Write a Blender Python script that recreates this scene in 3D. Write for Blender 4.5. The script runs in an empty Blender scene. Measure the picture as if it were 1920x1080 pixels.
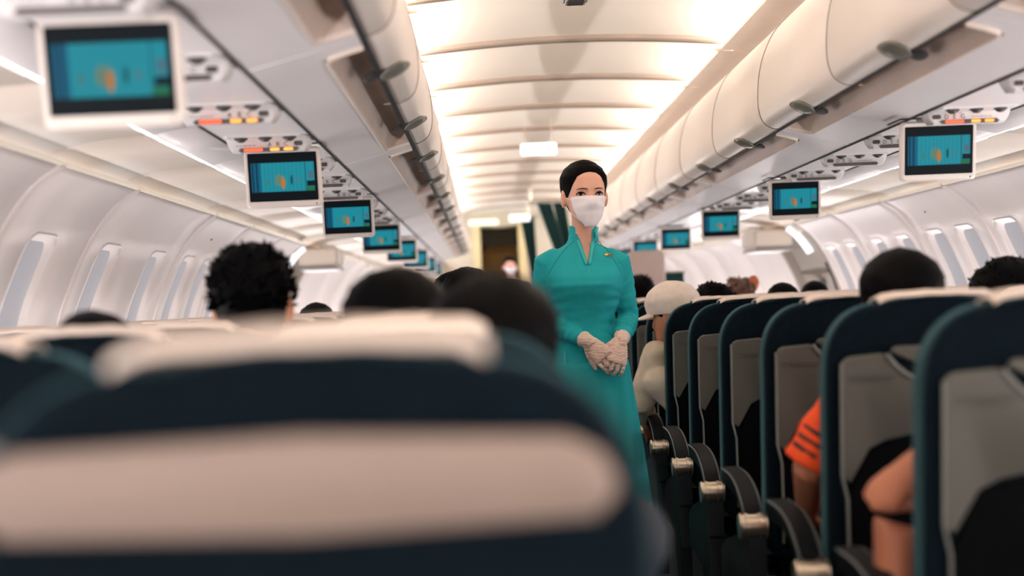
import bpy, bmesh, math, random
from mathutils import Vector, Matrix, noise
random.seed(7)
PI = math.pi
sc = bpy.context.scene
COL = sc.collection

# ------------------------------------------------------------------ camera
CAMX, CAMZ, F = -0.415, 1.13, 3200.0
y_c = Vector((-48, -28, -F)).normalized()
rl = math.radians(2.4)
z_c = Vector((-math.sin(rl), math.cos(rl), 0))
z_c = (z_c - y_c * z_c.dot(y_c)).normalized()
x_c = y_c.cross(z_c)
cam_data = bpy.data.cameras.new('camera')
cam = bpy.data.objects.new('camera', cam_data)
COL.objects.link(cam)
cam.matrix_world = Matrix.Translation((CAMX, 0, CAMZ)) @ Matrix((x_c, y_c, z_c)).to_4x4()
cam_data.sensor_width = 36
cam_data.lens = F / 1920 * 36
cam_data.clip_start = 0.05
cam_data.dof.use_dof = True
cam_data.dof.focus_distance = 6.15
cam_data.dof.aperture_fstop = 2.0
cam_data.dof.aperture_blades = 0
sc.camera = cam

# ------------------------------------------------------------------ world, exposure
w = bpy.data.worlds.new('daylight'); sc.world = w
w.use_nodes = True
w.node_tree.nodes['Background'].inputs[0].default_value = (0.80, 0.90, 1.0, 1)
w.node_tree.nodes['Background'].inputs[1].default_value = 4.0
sc.view_settings.view_transform = 'Standard'
sc.view_settings.look = 'None'
sc.view_settings.gamma = 1
sc.view_settings.use_curve_mapping = False
sc.view_settings.exposure = 0.5
sc.cycles.use_denoising = True
sc.cycles.max_bounces = 9
sc.cycles.diffuse_bounces = 8
sc.cycles.glossy_bounces = 3
sc.cycles.transmission_bounces = 4
sc.cycles.caustics_reflective = False
sc.cycles.caustics_refractive = False
sc.cycles.sample_clamp_indirect = 6

# ------------------------------------------------------------------ cabin lamps
Y0, Y1 = -4.0, 21.5
def strip_light(name, x, z, y0, y1, width, power_per_m, col, direction):
    L = y1 - y0
    d = bpy.data.lights.new(name, 'AREA')
    d.shape = 'RECTANGLE'; d.size = width; d.size_y = L
    d.energy = power_per_m * L; d.color = col
    o = bpy.data.objects.new(name, d); COL.objects.link(o)
    zax = -Vector(direction).normalized()
    yax = Vector((0, 1, 0)); xax = yax.cross(zax)
    o.matrix_world = Matrix.Translation((x, (y0 + y1) / 2, z)) @ Matrix((xax, yax, zax)).transposed().to_4x4()
    return o
P_CEIL, P_COVE, P_LOW = 5.7, 0.05, 6.4
WARM = (1.0, 0.905, 0.81); COVE = (1.0, 0.80, 0.62); WALLC = (1.0, 0.95, 0.92); LOWC = (1.0, 0.94, 0.94)
for s in (-1, 1):
    for k in range(4):
        a = Y0 + (20.4 - Y0) * k / 4; b = Y0 + (20.4 - Y0) * (k + 1) / 4
        strip_light('ceiling_strip_lamp', s * .715, 2.205, a + .02, b - .02, .03, P_CEIL, WARM, (-s * .93, 0, .36))
        strip_light('wall_rail_lamp', s * 1.790, .725, a + .02, b - .02, .03, P_LOW, LOWC, (-s * .80, 0, .60))  # added fill to lift the bin undersides, not a known cabin lamp
        strip_light('cove_strip_lamp', s * 1.575, 1.560, a + .02, b - .02, .02, P_COVE, COVE, (-s * .5, 0, .8))

# ------------------------------------------------------------------ materials
def s2l(c):
    c = c / 255
    return c / 12.92 if c <= .04045 else ((c + .055) / 1.055) ** 2.4
def rgb(r, g, b): return (s2l(r), s2l(g), s2l(b), 1)
MATS = {}
def mat(name, col, rough=.5, metal=0, var=.06, vscale=6, bump=0, bscale=200, emis=None, estr=0, spec=.5, sheen=0, sub=0):
    if name in MATS: return MATS[name]
    m = bpy.data.materials.new(name); m.use_nodes = True
    nt = m.node_tree; b = nt.nodes['Principled BSDF']
    c = rgb(*col)
    b.inputs['Roughness'].default_value = rough
    b.inputs['Metallic'].default_value = metal
    b.inputs['Specular IOR Level'].default_value = spec
    if sheen:
        b.inputs['Sheen Weight'].default_value = sheen
        b.inputs['Sheen Roughness'].default_value = .4
        b.inputs['Sheen Tint'].default_value = (.28, .72, .85, 1)
    if sub:
        b.inputs['Subsurface Weight'].default_value = sub
        b.inputs['Subsurface Radius'].default_value = (.012, .005, .003)
    tc = nt.nodes.new('ShaderNodeTexCoord')
    n = nt.nodes.new('ShaderNodeTexNoise'); n.inputs['Scale'].default_value = vscale; n.inputs['Detail'].default_value = 3
    nt.links.new(tc.outputs['Object'], n.inputs['Vector'])
    r = nt.nodes.new('ShaderNodeValToRGB')
    r.color_ramp.elements[0].position = .3; r.color_ramp.elements[1].position = .7
    r.color_ramp.elements[0].color = (c[0] * (1 - var), c[1] * (1 - var), c[2] * (1 - var), 1)
    r.color_ramp.elements[1].color = (min(1, c[0] * (1 + var)), min(1, c[1] * (1 + var)), min(1, c[2] * (1 + var)), 1)
    nt.links.new(n.outputs['Fac'], r.inputs['Fac']); nt.links.new(r.outputs['Color'], b.inputs['Base Color'])
    if bump:
        n2 = nt.nodes.new('ShaderNodeTexNoise'); n2.inputs['Scale'].default_value = bscale; n2.inputs['Detail'].default_value = 2
        nt.links.new(tc.outputs['Object'], n2.inputs['Vector'])
        bp = nt.nodes.new('ShaderNodeBump'); bp.inputs['Strength'].default_value = bump; bp.inputs['Distance'].default_value = .002
        nt.links.new(n2.outputs['Fac'], bp.inputs['Height']); nt.links.new(bp.outputs['Normal'], b.inputs['Normal'])
    if emis:
        b.inputs['Emission Color'].default_value = rgb(*emis); b.inputs['Emission Strength'].default_value = estr
    MATS[name] = m
    return m
# added fill lamp behind the camera
def rect_lamp(name, loc, direction, sx, sy, power, col):
    d = bpy.data.lights.new(name, 'AREA'); d.shape = 'RECTANGLE'; d.size = sx; d.size_y = sy; d.energy = power; d.color = col
    o = bpy.data.objects.new(name, d); COL.objects.link(o); o.location = loc
    o.rotation_euler = Vector(direction).to_track_quat('-Z', 'Y').to_euler()
    return o
rect_lamp('rear_fill_lamp', (-.1, Y0 + .15, 1.35), (.02, 1, -.03), 1.2, .6, 62, (1.0, .91, .84))  # added unseen rear fill for seat backs and faces
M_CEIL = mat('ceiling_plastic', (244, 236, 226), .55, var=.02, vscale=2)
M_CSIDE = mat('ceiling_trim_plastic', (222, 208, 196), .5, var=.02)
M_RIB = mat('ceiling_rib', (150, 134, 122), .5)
M_BIN = mat('bin_plastic', (232, 224, 216), .38, var=.025, vscale=1.5, bump=.05, bscale=60)
M_BINB = mat('bin_underside_plastic', (240, 236, 237), .36, var=.02, vscale=2)
M_TRAY = mat('bin_tray_plastic', (196, 178, 166), .5, var=.05)
M_WALL = mat('sidewall_plastic', (222, 214, 212), .42, var=.03, vscale=2.5, bump=.04, bscale=80)
M_COVE = mat('cove_plastic', (214, 202, 190), .5, var=.03, vscale=3)
M_LEDGE = mat('ledge_cream', (245, 236, 224), .4, var=.01)
M_SHADE = mat('window_shade', (214, 214, 218), .5, var=.03, vscale=8)
M_DARKGAP = mat('dark_rubber', (28, 26, 28), .7)
M_LATCH = mat('latch_smoked_plastic', (112, 110, 100), .3, var=.1)
M_GRAYP = mat('grey_plastic', (150, 148, 146), .45)
M_NAVY = mat('navy_fabric', (3, 14, 23), .85, var=.22, vscale=45, bump=.5, bscale=500, spec=.1, sheen=.34)
M_NAVYS = mat('navy_fabric_dark', (5, 16, 24), .85, var=.15, vscale=40, bump=.4, bscale=500, spec=.2)
M_SHELL = mat('seat_shell_plastic', (84, 83, 77), .5, var=.05, vscale=4, bump=.25, bscale=900)
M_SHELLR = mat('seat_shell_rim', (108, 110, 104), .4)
M_COVER = mat('headrest_cover_cloth', (226, 212, 200), .9, var=.04, vscale=20, bump=.3, bscale=400)
M_POCKET = mat('seat_pocket_fabric', (4, 6, 8), .9, var=.2, vscale=30, spec=.08)
M_ARM = mat('armrest_plastic', (5, 9, 15), .6, spec=.12)
M_ARMED = mat('armrest_highlight', (70, 78, 82), .4)
M_METAL = mat('hinge_metal', (176, 166, 150), .28, metal=.9)
M_FRAME = mat('seat_frame_grey', (12, 20, 23), .6, spec=.2)
M_CARPET = mat('carpet', (24, 34, 46), .95, var=.3, vscale=150, bump=.6, bscale=300)
M_PSU = mat('service_unit_plastic', (224, 222, 222), .4, var=.02)
M_PSUD = mat('service_unit_dark', (70, 68, 68), .4)
M_TEXT = mat('print_dark', (60, 58, 58), .6)
M_SCRB = mat('monitor_housing', (226, 218, 212), .35, var=.02)
M_GLASSK = mat('monitor_glass_black', (3, 5, 7), .35, spec=.04)
M_SKIN = mat('skin_warm', (214, 160, 132), .5, var=.04, vscale=20, sub=.12)
M_SKIN2 = mat('skin_tan', (186, 122, 90), .5, var=.06, vscale=20, sub=.1)
M_HAIR = mat('black_hair', (3, 3, 4), .6, var=.3, vscale=60, spec=.06)
M_HAIRB = mat('brown_hair', (92, 58, 40), .5, var=.3, vscale=60)
def emit(name, col, st):
    m = bpy.data.materials.new(name); m.use_nodes = True
    b = m.node_tree.nodes['Principled BSDF']
    b.inputs['Base Color'].default_value = rgb(*[c * .5 for c in col]); b.inputs['Roughness'].default_value = .4
    b.inputs['Emission Color'].default_value = rgb(*col); b.inputs['Emission Strength'].default_value = st
    return m

# ------------------------------------------------------------------ object helpers
def tag(o, label=None, cat=None, group=None, kind=None):
    if label: o['label'] = label
    if cat: o['category'] = cat
    if group: o['group'] = group
    if kind: o['kind'] = kind
    return o
def empty(name, loc, rz=0, label=None, cat=None, group=None, kind=None):
    o = bpy.data.objects.new(name, None); COL.objects.link(o)
    o.location = loc; o.rotation_euler = (0, 0, rz); o.empty_display_size = .05
    return tag(o, label, cat, group, kind)
def link(name, me, parent=None, loc=None):
    o = bpy.data.objects.new(name, me); COL.objects.link(o)
    if parent: o.parent = parent
    if loc: o.location = loc
    return o
def mesh(name, verts, faces, m, smooth=False):
    me = bpy.data.meshes.new(name); me.from_pydata([tuple(v) for v in verts], [], faces)
    if m: me.materials.append(m)
    if smooth:
        for p in me.polygons: p.use_smooth = True
    me.update()
    return me
class MB:
    """collects shapes into one mesh"""
    def __init__(s): s.v = []; s.f = []; s.mi = []; s.cur = 0
    def add(s, v, f, mi=None):
        n = len(s.v); s.v += [Vector(p) for p in v]; s.f += [tuple(i + n for i in q) for q in f]
        s.mi += [s.cur if mi is None else mi] * len(f); return s
    def box(s, x0, x1, y0, y1, z0, z1, bev=0):
        if bev:
            b = min(bev, (x1-x0)/2.01, (y1-y0)/2.01, (z1-z0)/2.01)
            bm = bmesh.new(); bmesh.ops.create_cube(bm, size=1)
            for v in bm.verts:
                v.co = Vector(((x0+x1)/2 + v.co.x*(x1-x0), (y0+y1)/2 + v.co.y*(y1-y0), (z0+z1)/2 + v.co.z*(z1-z0)))
            bmesh.ops.bevel(bm, geom=bm.edges[:], offset=b, segments=2, affect='EDGES')
            bm.verts.index_update()
            s.add([v.co.copy() for v in bm.verts], [[v.index for v in f.verts] for f in bm.faces]); bm.free(); return s
        v = [(x, y, z) for x in (x0, x1) for y in (y0, y1) for z in (z0, z1)]
        f = [(0,1,3,2),(4,6,7,5),(0,4,5,1),(2,3,7,6),(0,2,6,4),(1,5,7,3)]
        return s.add(v, f)
    def rings(s, rings, close=True, cap=True, closed_loop=True):
        n = len(rings[0]); v = [p for r in rings for p in r]; f = []
        for i in range(len(rings) - 1):
            for j in range(n if closed_loop else n - 1):
                a = i*n + j; b = i*n + (j+1) % n
                f.append((a, b, b + n, a + n))
        if cap and closed_loop:
            f.append(tuple(range(n))[::-1]); f.append(tuple((len(rings)-1)*n + j for j in range(n)))
        return s.add(v, f)
    def tube(s, pts, rad, n=12, cap=True, flat=1.0, up=Vector((0,0,1))):
        pts = [Vector(p) for p in pts]
        if not isinstance(rad, (list, tuple)): rad = [rad]*len(pts)
        rg = []; ref = None
        for i, p in enumerate(pts):
            d = (pts[min(i+1, len(pts)-1)] - pts[max(i-1, 0)]).normalized()
            if ref is None:
                ref = up if abs(d.dot(up)) < .95 else Vector((1, 0, 0))
            a = d.cross(ref)
            if a.length < 1e-4: a = d.cross(Vector((1, .1, 0)))
            a.normalize(); b = a.cross(d).normalized(); ref = b
            rg.append([p + a*math.cos(2*PI*k/n)*rad[i] + b*math.sin(2*PI*k/n)*rad[i]*flat for k in range(n)])
        return s.rings(rg, cap=cap)
    def limb(s, pts, rad, n=14):
        """tube with rounded ends"""
        pts = [Vector(p) for p in pts]; P = []; R = []
        d0 = (pts[0]-pts[1]).normalized(); d1 = (pts[-1]-pts[-2]).normalized()
        for a in (.95, .7, .35):
            P.append(pts[0] + d0*rad[0]*a); R.append(rad[0]*math.sqrt(1-a*a))
        P += pts; R += list(rad)
        for a in (.35, .7, .95):
            P.append(pts[-1] + d1*rad[-1]*a); R.append(rad[-1]*math.sqrt(1-a*a))
        return s.tube(P, R, n)
    def sphere(s, c, r, nu=20, nv=12, rot=None):
        if not isinstance(r, (list, tuple)): r = (r, r, r)
        rg = []
        for i in range(1, nv):
            t = PI*i/nv
            ring = []
            for j in range(nu):
                u = 2*PI*j/nu
                p = Vector((r[0]*math.sin(t)*math.cos(u), r[1]*math.sin(t)*math.sin(u), -r[2]*math.cos(t)))
                if rot: p = rot @ p
                ring.append(Vector(c) + p)
            rg.append(ring)
        return s.rings(rg)
    def poly(s, pts, depth_vec, bev=0):
        """planar outline extruded by depth_vec"""
        n = len(pts); d = Vector(depth_vec); pts = [Vector(p) for p in pts]
        v = pts + [p + d for p in pts]
        f = [tuple(range(n))[::-1], tuple(range(n, 2*n))] + [(i, (i+1) % n, (i+1) % n + n, i + n) for i in range(n)]
        return s.add(v, f)
    def mesh(s, name, mats, smooth=True, angle=35):
        me = bpy.data.meshes.new(name); me.from_pydata([tuple(v) for v in s.v], [], s.f)
        if not isinstance(mats, (list, tuple)): mats = [mats]
        for m in mats: me.materials.append(m)
        for p, k in zip(me.polygons, s.mi): p.material_index = min(k, len(mats)-1)
        me.update()
        bm = bmesh.new(); bm.from_mesh(me); bmesh.ops.recalc_face_normals(bm, faces=bm.faces[:])
        if smooth:
            for f in bm.faces: f.smooth = True
            for e in bm.edges:
                if len(e.link_faces) == 2 and e.calc_face_angle(0) > math.radians(angle): e.smooth = False
        bm.to_mesh(me); bm.free()
        return me
    def build(s, name, mats, parent=None, smooth=True, angle=35, loc=None):
        return link(name, s.mesh(name, mats, smooth, angle), parent, loc)
def fuse(mb, voxel, iters=2):
    """union of overlapping closed shapes as one continuous smooth surface"""
    me = mb.mesh('tmp', M_SKIN, True)
    o = bpy.data.objects.new('tmp', me); COL.objects.link(o)
    r = o.modifiers.new('r', 'REMESH'); r.mode = 'VOXEL'; r.voxel_size = voxel; r.use_smooth_shade = True
    if iters:
        q = o.modifiers.new('s', 'SMOOTH'); q.factor = .5; q.iterations = iters
    dg = bpy.context.evaluated_depsgraph_get()
    out = bpy.data.meshes.new_from_object(o.evaluated_get(dg))
    bpy.data.objects.remove(o); bpy.data.meshes.remove(me)
    return out
def displace(me, fn):
    """push every vertex along its normal by fn(position)"""
    co = [v.co.copy() for v in me.vertices]; no = [v.normal.copy() for v in me.vertices]
    out = []
    for c, n in zip(co, no): out.extend(c + n*fn(c))
    me.vertices.foreach_set('co', out); me.update()
def setmat(me, m):
    me.materials.clear(); me.materials.append(m)
    n = len(me.polygons); me.polygons.foreach_set('material_index', [0]*n); me.polygons.foreach_set('use_smooth', [True]*n)
    return me
def lerp(a, b, t): return a + (b - a)*t
def interp(tab, x):
    if x <= tab[0][0]: return tab[0][1]
    for (a, p), (b, q) in zip(tab, tab[1:]):
        if x <= b:
            t = (x-a)/(b-a); t = t*t*(3-2*t)*.5 + t*.5
            return p + (q-p)*t
    return tab[-1][1]
def catmull(pts, n):
    out = []; P = [pts[0]] + list(pts) + [pts[-1]]
    for i in range(1, len(P)-2):
        for k in range(n):
            t = k/n; a, b, c, d = [Vector(p) for p in P[i-1:i+3]]
            out.append(.5*((2*b) + (c-a)*t + (2*a-5*b+4*c-d)*t*t + (3*b-a-3*c+d)*t**3))
    out.append(Vector(P[-2]))
    return out
def text_mesh(body, size, m, align='LEFT', extr=.0004, space=1.0, shear=0):
    cu = bpy.data.curves.new('t', 'FONT'); cu.body = body; cu.size = size; cu.extrude = extr
    cu.align_x = align; cu.space_character = space; cu.resolution_u = 2; cu.shear = shear
    o = bpy.data.objects.new('t', cu); COL.objects.link(o)
    dg = bpy.context.evaluated_depsgraph_get()
    me = bpy.data.meshes.new_from_object(o.evaluated_get(dg))
    bpy.data.objects.remove(o); bpy.data.curves.remove(cu)
    me.materials.clear(); me.materials.append(m)
    return me
def copy_tree(o, parent=None, loc=None):
    c = o.copy(); COL.objects.link(c)
    if parent: c.parent = parent
    if loc is not None: c.location = loc
    for ch in list(o.children): copy_tree(ch, c)
    return c

# ================================================================== SETTING
# ---- floor
mb = MB(); mb.box(-1.62, 1.62, Y0, 26, -.05, 0)
tag(mb.build('floor', M_CARPET, smooth=False), kind='structure')

M_LEDGE_LIT = emit('ledge_glow', (250, 232, 212), .38)  # ledge is no lamp; its lit look is put in as emission
M_SHADEL = emit('window_shade_glow', (222, 219, 226), .27)  # daylight through the shades is put in as emission
# ---- sidewalls: lower dado is the wall, the curved window panels hang on it
WPROF = catmull([(1.845, .70), (1.852, .86), (1.843, 1.00), (1.814, 1.139), (1.765, 1.265), (1.707, 1.382), (1.625, 1.490), (1.54, 1.55)], 6)
warc = [0]
for a, b in zip(WPROF, WPROF[1:]): warc.append(warc[-1] + (b-a).length)
def wpt(s, y, side, off=0):
    """point on the sidewall: s arc length from z=.70, off > 0 is outward"""
    s = max(0, min(warc[-1]-1e-6, s))
    for i in range(len(warc)-1):
        if s <= warc[i+1]: break
    t = (s-warc[i])/(warc[i+1]-warc[i]); p = WPROF[i].lerp(WPROF[i+1], t)
    d = (WPROF[i+1]-WPROF[i]).normalized(); n = Vector((d.y, -d.x))
    if n.x < 0: n = -n
    p = p + n*off
    return Vector((side*p.x, y, p.y))
def s_at(z):
    for i in range(len(WPROF)-1):
        if WPROF[i].y <= z <= WPROF[i+1].y:
            return warc[i] + (warc[i+1]-warc[i])*(z-WPROF[i].y)/(WPROF[i+1].y-WPROF[i].y)
S_TOP = warc[-1]; S_W0, S_W1 = s_at(.90), s_at(1.385)
def rrect(hw, hh, r, n=5):
    out = []
    for cx, cy, a0 in ((hw-r, hh-r, 0), (-hw+r, hh-r, 90), (-hw+r, -hh+r, 180), (hw-r, -hh+r, 270)):
        for k in range(n+1):
            a = math.radians(a0 + 90*k/n); out.append((cx + r*math.cos(a), cy + r*math.sin(a)))
    return out
def wrect(hw, hh, r):
    q = rrect(hw, hh, r, 5); out = []
    for i, a in enumerate(q):
        out.append(a); b = q[(i+1) % len(q)]
        if abs(a[0]-b[0]) < 1e-6 and abs(a[1]-b[1]) > .1:
            for k in range(1, 12): out.append((a[0], a[1]+(b[1]-a[1])*k/12))
    return out
def window(side, yc, idx, shade_open=0.0):
    sc_ = (S_W0+S_W1)/2; hh = (S_W1-S_W0)/2
    fr = MB()
    loops = []
    for hw, h2, r, off in ((.168, hh+.012, .07, -.001), (.160, hh+.004, .068, -.006), (.148, hh-.01, .065, .002), (.132, hh-.030, .062, .018)):
        loops.append([wpt(sc_+b, yc+a, side, off) for a, b in wrect(hw, h2, r)])
    fr.rings(loops, cap=False)
    root = fr.build('window_%d' % idx, M_WALL, angle=50); tag(root, kind='structure')
    # pull-down shade
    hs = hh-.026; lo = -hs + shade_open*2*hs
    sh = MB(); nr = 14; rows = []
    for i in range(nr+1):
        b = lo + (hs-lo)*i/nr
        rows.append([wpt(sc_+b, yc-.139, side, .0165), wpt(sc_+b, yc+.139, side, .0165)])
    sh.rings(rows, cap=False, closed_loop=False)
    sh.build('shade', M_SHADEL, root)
    g = MB(); p0 = wpt(sc_+lo, yc, side, .015)
    g.box(min(p0.x, p0.x-side*.012), max(p0.x, p0.x-side*.012), yc-.06, yc+.06, p0.z, p0.z+.02, .004)
    g.build('shade_grip', M_SHADE, root)
    gl = MB(); rows = []
    for i in range(9):
        b = -hs-.01 + (2*hs+.02)*i/8
        rows.append([wpt(sc_+b, yc-.13, side, .055), wpt(sc_+b, yc+.13, side, .055)])
    gl.rings(rows, cap=False, closed_loop=False)
    gl.build('pane', M_PANE, root)
M_PANE = bpy.data.materials.new('window_glass'); M_PANE.use_nodes = True
_b = M_PANE.node_tree.nodes['Principled BSDF']; _b.inputs['Transmission Weight'].default_value = 1; _b.inputs['Roughness'].default_value = .05
_b.inputs['Base Color'].default_value = (.95, .97, 1, 1)
DOOR0, DOOR1 = 10.70, 12.12
JOINTS = [-4.0, -2.6, -.2, 1.2, 2.4, 3.5, 4.6, 5.6, 7.2, 8.33, 9.6, 10.7]
JFAR = [12.12, 13.7, 15.3, 16.9, 18.5, 20.1, 21.5]
WIN = {-1: [3.9, 5.03, 5.95, 6.83, 7.47, 8.03, 8.66, 9.25, 9.95, 10.4] , 1: [5.3, 5.93, 6.47, 7.03, 7.6, 8.02, 8.77, 9.30, 9.93, 10.40]}
WIN[-1] = [3.9, 5.05, 5.95, 6.80, 7.50, 8.03, 8.62, 9.25, 9.90, 10.42]
WIN[1] = [5.25, 5.95, 6.48, 6.92, 7.52, 8.02, 8.64, 9.22, 9.86, 10.42]
widx = 1
for side, nm in ((-1, 'left'), (1, 'right')):
    d = MB()
    rows = []
    lowp = [(1.60, -.02), (1.72, .12), (1.80, .35), (1.835, .55), (1.848, .72)]
    d.rings([[Vector((side*x, y, z)) for x, z in lowp] + [Vector((side*(x+.03), y, z)) for x, z in lowp[::-1]] for y in (Y0, DOOR0)])
    d.rings([[Vector((side*x, y, z)) for x, z in lowp] + [Vector((side*(x+.03), y, z)) for x, z in lowp[::-1]] for y in (DOOR1, Y1)])
    wall = d.build('wall_' + nm, M_WALL); tag(wall, kind='structure')
    for js in (JOINTS, JFAR):
        for j0, j1 in zip(js, js[1:]):
            wins = sorted(y for y in WIN[side] if j0 < y < j1)
            if js is JFAR: wins = []
            ys = {round(j0+.004, 4), round(j1-.004, 4)}
            for y in wins: ys |= {y-.15, y+.15}
            ys = sorted(ys)
            ss = sorted(set([warc[i] for i in range(0, len(warc), 2)] + [S_TOP]) | {S_W0, S_W1})
            ss = [q for q in ss if q in (S_W0, S_W1, 0, S_TOP) or (abs(q-S_W0) > .02 and abs(q-S_W1) > .02)]
            p = MB(); V = [wpt(s_, y, side) for s_ in ss for y in ys]; Fc = []
            ny = len(ys)
            for a in range(len(ss)-1):
                for b in range(ny-1):
                    ym = (ys[b]+ys[b+1])/2; sm = (ss[a]+ss[a+1])/2
                    if S_W0 < sm < S_W1 and any(abs(ym-y) < .149 for y in wins): continue
                    Fc.append((a*ny+b, a*ny+b+1, (a+1)*ny+b+1, (a+1)*ny+b))
            p.add(V, Fc)
            # rolled top edge
            tp = wpt(S_TOP, 0, side)
            po = p.build('panel', M_WALL, wall, angle=50)
            sol = po.modifiers.new('t', 'SOLIDIFY'); sol.thickness = .006; sol.offset = 0
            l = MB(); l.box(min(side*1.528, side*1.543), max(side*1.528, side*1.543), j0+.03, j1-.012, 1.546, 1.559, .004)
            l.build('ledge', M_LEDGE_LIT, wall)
            # joint cover following the curve
            if j1 not in (10.7, 21.5):
                c = MB(); L = []
                for i in range(0, len(WPROF)):
                    s_ = warc[i]
                    L.append([wpt(s_, j1-.028, side, .0), wpt(s_, j1-.027, side, -.010), wpt(s_, j1+.012, side, -.010), wpt(s_, j1+.022, side, .0)])
                c.rings(L, cap=True); c.build('joint_cover', M_WALL, wall, angle=30)
            for y in wins:
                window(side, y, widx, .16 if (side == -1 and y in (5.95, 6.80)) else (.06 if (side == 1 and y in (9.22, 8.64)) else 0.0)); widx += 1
    # small dark screw hole seen on the panel
    sp = MB(); q = wpt(s_at(1.47), 7.9 if side > 0 else 7.7, side, -.002); sp.sphere(q, .006, 8, 6)
    sp.build('screw', M_DARKGAP, wall)

M_SLOT = emit('slot_lamp_white', (255, 250, 244), 1.6)
for side, n_ in ((-1, 3), (1, 4)):
    for a_, b_ in ((Y0, DOOR0), (DOOR1, Y1)):
        p = MB(); p.box(min(side*1.785, side*1.85), max(side*1.785, side*1.85), a_, b_, .690, .716, .004)  # added rail, made up as a fixture under the fill strips
        if a_ == Y0: rail = p.build('trim_%d' % n_, M_GRAYP); tag(rail, kind='structure')
        else: p.build('rail', M_GRAYP, rail)
# ---- cove panels above the sidewalls, service channel
CPROF = catmull([(1.66, 1.51), (1.615, 1.552), (1.56, 1.586), (1.50, 1.601), (1.436, 1.611), (1.34, 1.619), (1.306, 1.620)], 4)
for side, nm in ((-1, 'left'), (1, 'right')):
    base = MB(); base.box(min(side*.903, side*1.168), max(side*.903, side*1.168), Y0, Y1, 1.640, 1.655)
    tr = base.build('trim_%d' % (1 if side < 0 else 2), M_BINB, smooth=False); tag(tr, kind='structure')
    js = JOINTS + JFAR
    for j0, j1 in zip(js, js[1:]):
        c = MB(); rows = []
        for q in CPROF: rows.append([Vector((side*q.x, j0+.003, q.y)), Vector((side*q.x, j1-.003, q.y))])
        c.rings(rows, cap=False, closed_loop=False)
        o = c.build('cove_panel', M_COVE, tr, angle=60)
        so = o.modifiers.new('t', 'SOLIDIFY'); so.thickness = .004
        c = MB(); rows = []
        for x, z in ((1.292, 1.621), (1.25, 1.630), (1.172, 1.640), (1.172, 1.652)): rows.append([Vector((side*x, j0+.003, z)), Vector((side*x, j1-.003, z))])
        c.rings(rows, cap=False, closed_loop=False)
        o = c.build('soffit_panel', M_BINB, tr, angle=60)
        so = o.modifiers.new('t', 'SOLIDIFY'); so.thickness = .004
        # arched joint moulding
        c = MB(); L = []
        for i, q in enumerate(CPROF): L.append([Vector((side*q.x, j1-.012, q.y)), Vector((side*q.x, j1-.006, q.y-.006)), Vector((side*q.x, j1+.008, q.y-.006)), Vector((side*q.x, j1+.014, q.y))])
        c.rings(L); c.build('joint_moulding', M_COVE, tr, angle=30)
        # slot lamp
        if j0 >= 0:
            a, b = j0 + .16, min(j1 - .12, j0 + 1.0)
            n = max(1, round((j1-j0)/1.1)); step = (j1-j0)/n
            for k in range(n):
                a = j0 + step*k + .14; b = j0 + step*(k+1) - .14
                l = MB(); l.box(min(side*1.2965, side*1.3015), max(side*1.2965, side*1.3015), a, b, 1.615, 1.622)
                l.build('slot_lamp', M_SLOT, tr, smooth=False)
        # dark gap between service channel and soffit
    g = MB(); g.box(min(side*1.166, side*1.173), max(side*1.166, side*1.173), Y0, Y1, 1.6365, 1.645)
    g.build('gap_seal', M_DARKGAP, tr, smooth=False)
    g = MB(); g.box(min(side*.899, side*.904), max(side*.899, side*.904), Y0, Y1, 1.634, 1.645)
    g.build('gap_seal', M_DARKGAP, tr, smooth=False)
# ---- ceiling: vaulted bays between ribs, flat side strips
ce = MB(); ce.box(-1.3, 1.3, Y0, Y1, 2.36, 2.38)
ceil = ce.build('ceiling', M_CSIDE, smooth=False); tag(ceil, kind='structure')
BAY = 1.27
def arch(x): return 2.276 - .048*(abs(x)/.76)**2
def bay_mesh():
    p = MB(); nx, nyy = 28, 16; rows = []
    for j in range(nyy+1):
        t = j/nyy; y = .025 + t*(BAY-.05)
        lift = .050*(math.sin(PI*min(1, t*1.0))**.7)
        rows.append([Vector((-.78 + 1.56*i/nx, y, arch(-.78+1.56*i/nx) + lift*(1-.55*(abs(-.78+1.56*i/nx)/.78)**3))) for i in range(nx+1)])
    p.rings(rows, cap=False, closed_loop=False)
    return p.mesh('panel', M_CEIL, True, 60)
def rib_mesh():
    p = MB(); rows = []
    for i in range(29):
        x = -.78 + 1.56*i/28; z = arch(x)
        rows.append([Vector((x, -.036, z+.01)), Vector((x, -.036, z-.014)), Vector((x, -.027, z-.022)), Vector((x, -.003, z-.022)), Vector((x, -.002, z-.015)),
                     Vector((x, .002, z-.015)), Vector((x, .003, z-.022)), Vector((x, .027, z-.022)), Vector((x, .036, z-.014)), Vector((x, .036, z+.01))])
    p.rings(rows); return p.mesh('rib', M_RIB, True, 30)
bm_, rm_ = bay_mesh(), rib_mesh()
def side_strip_mesh(side):
    p = MB(); r = .05
    prof = [(.655, 2.205), (.655, 2.193), (.66, 2.190), (.72, 2.188), (.86, 2.186), (.86, 2.198), (.70, 2.198)]
    rows = [[Vector((side*x, y, z)) for x, z in prof] for y in (.004, BAY-.004)]
    p.rings(rows)
    # rounded inner corners of the light opening
    for y0, sg in ((.012, 1), (BAY-.012, -1)):
        pts = [Vector((side*.657, y0, 2.190)), Vector((side*.657, y0+sg*.045, 2.190))]
        for k in range(1, 6):
            a = PI/2*k/6; pts.append(Vector((side*(.657-.035*(1-math.cos(a))), y0+sg*.045*(1-math.sin(a)), 2.190)))
        pts.append(Vector((side*(.657-.035), y0, 2.190)))
        p.poly(pts, (0, 0, .010))
    return p.mesh('side_strip', M_CSIDE, True, 30)
ss_ = {s: side_strip_mesh(s) for s in (-1, 1)}
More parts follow.
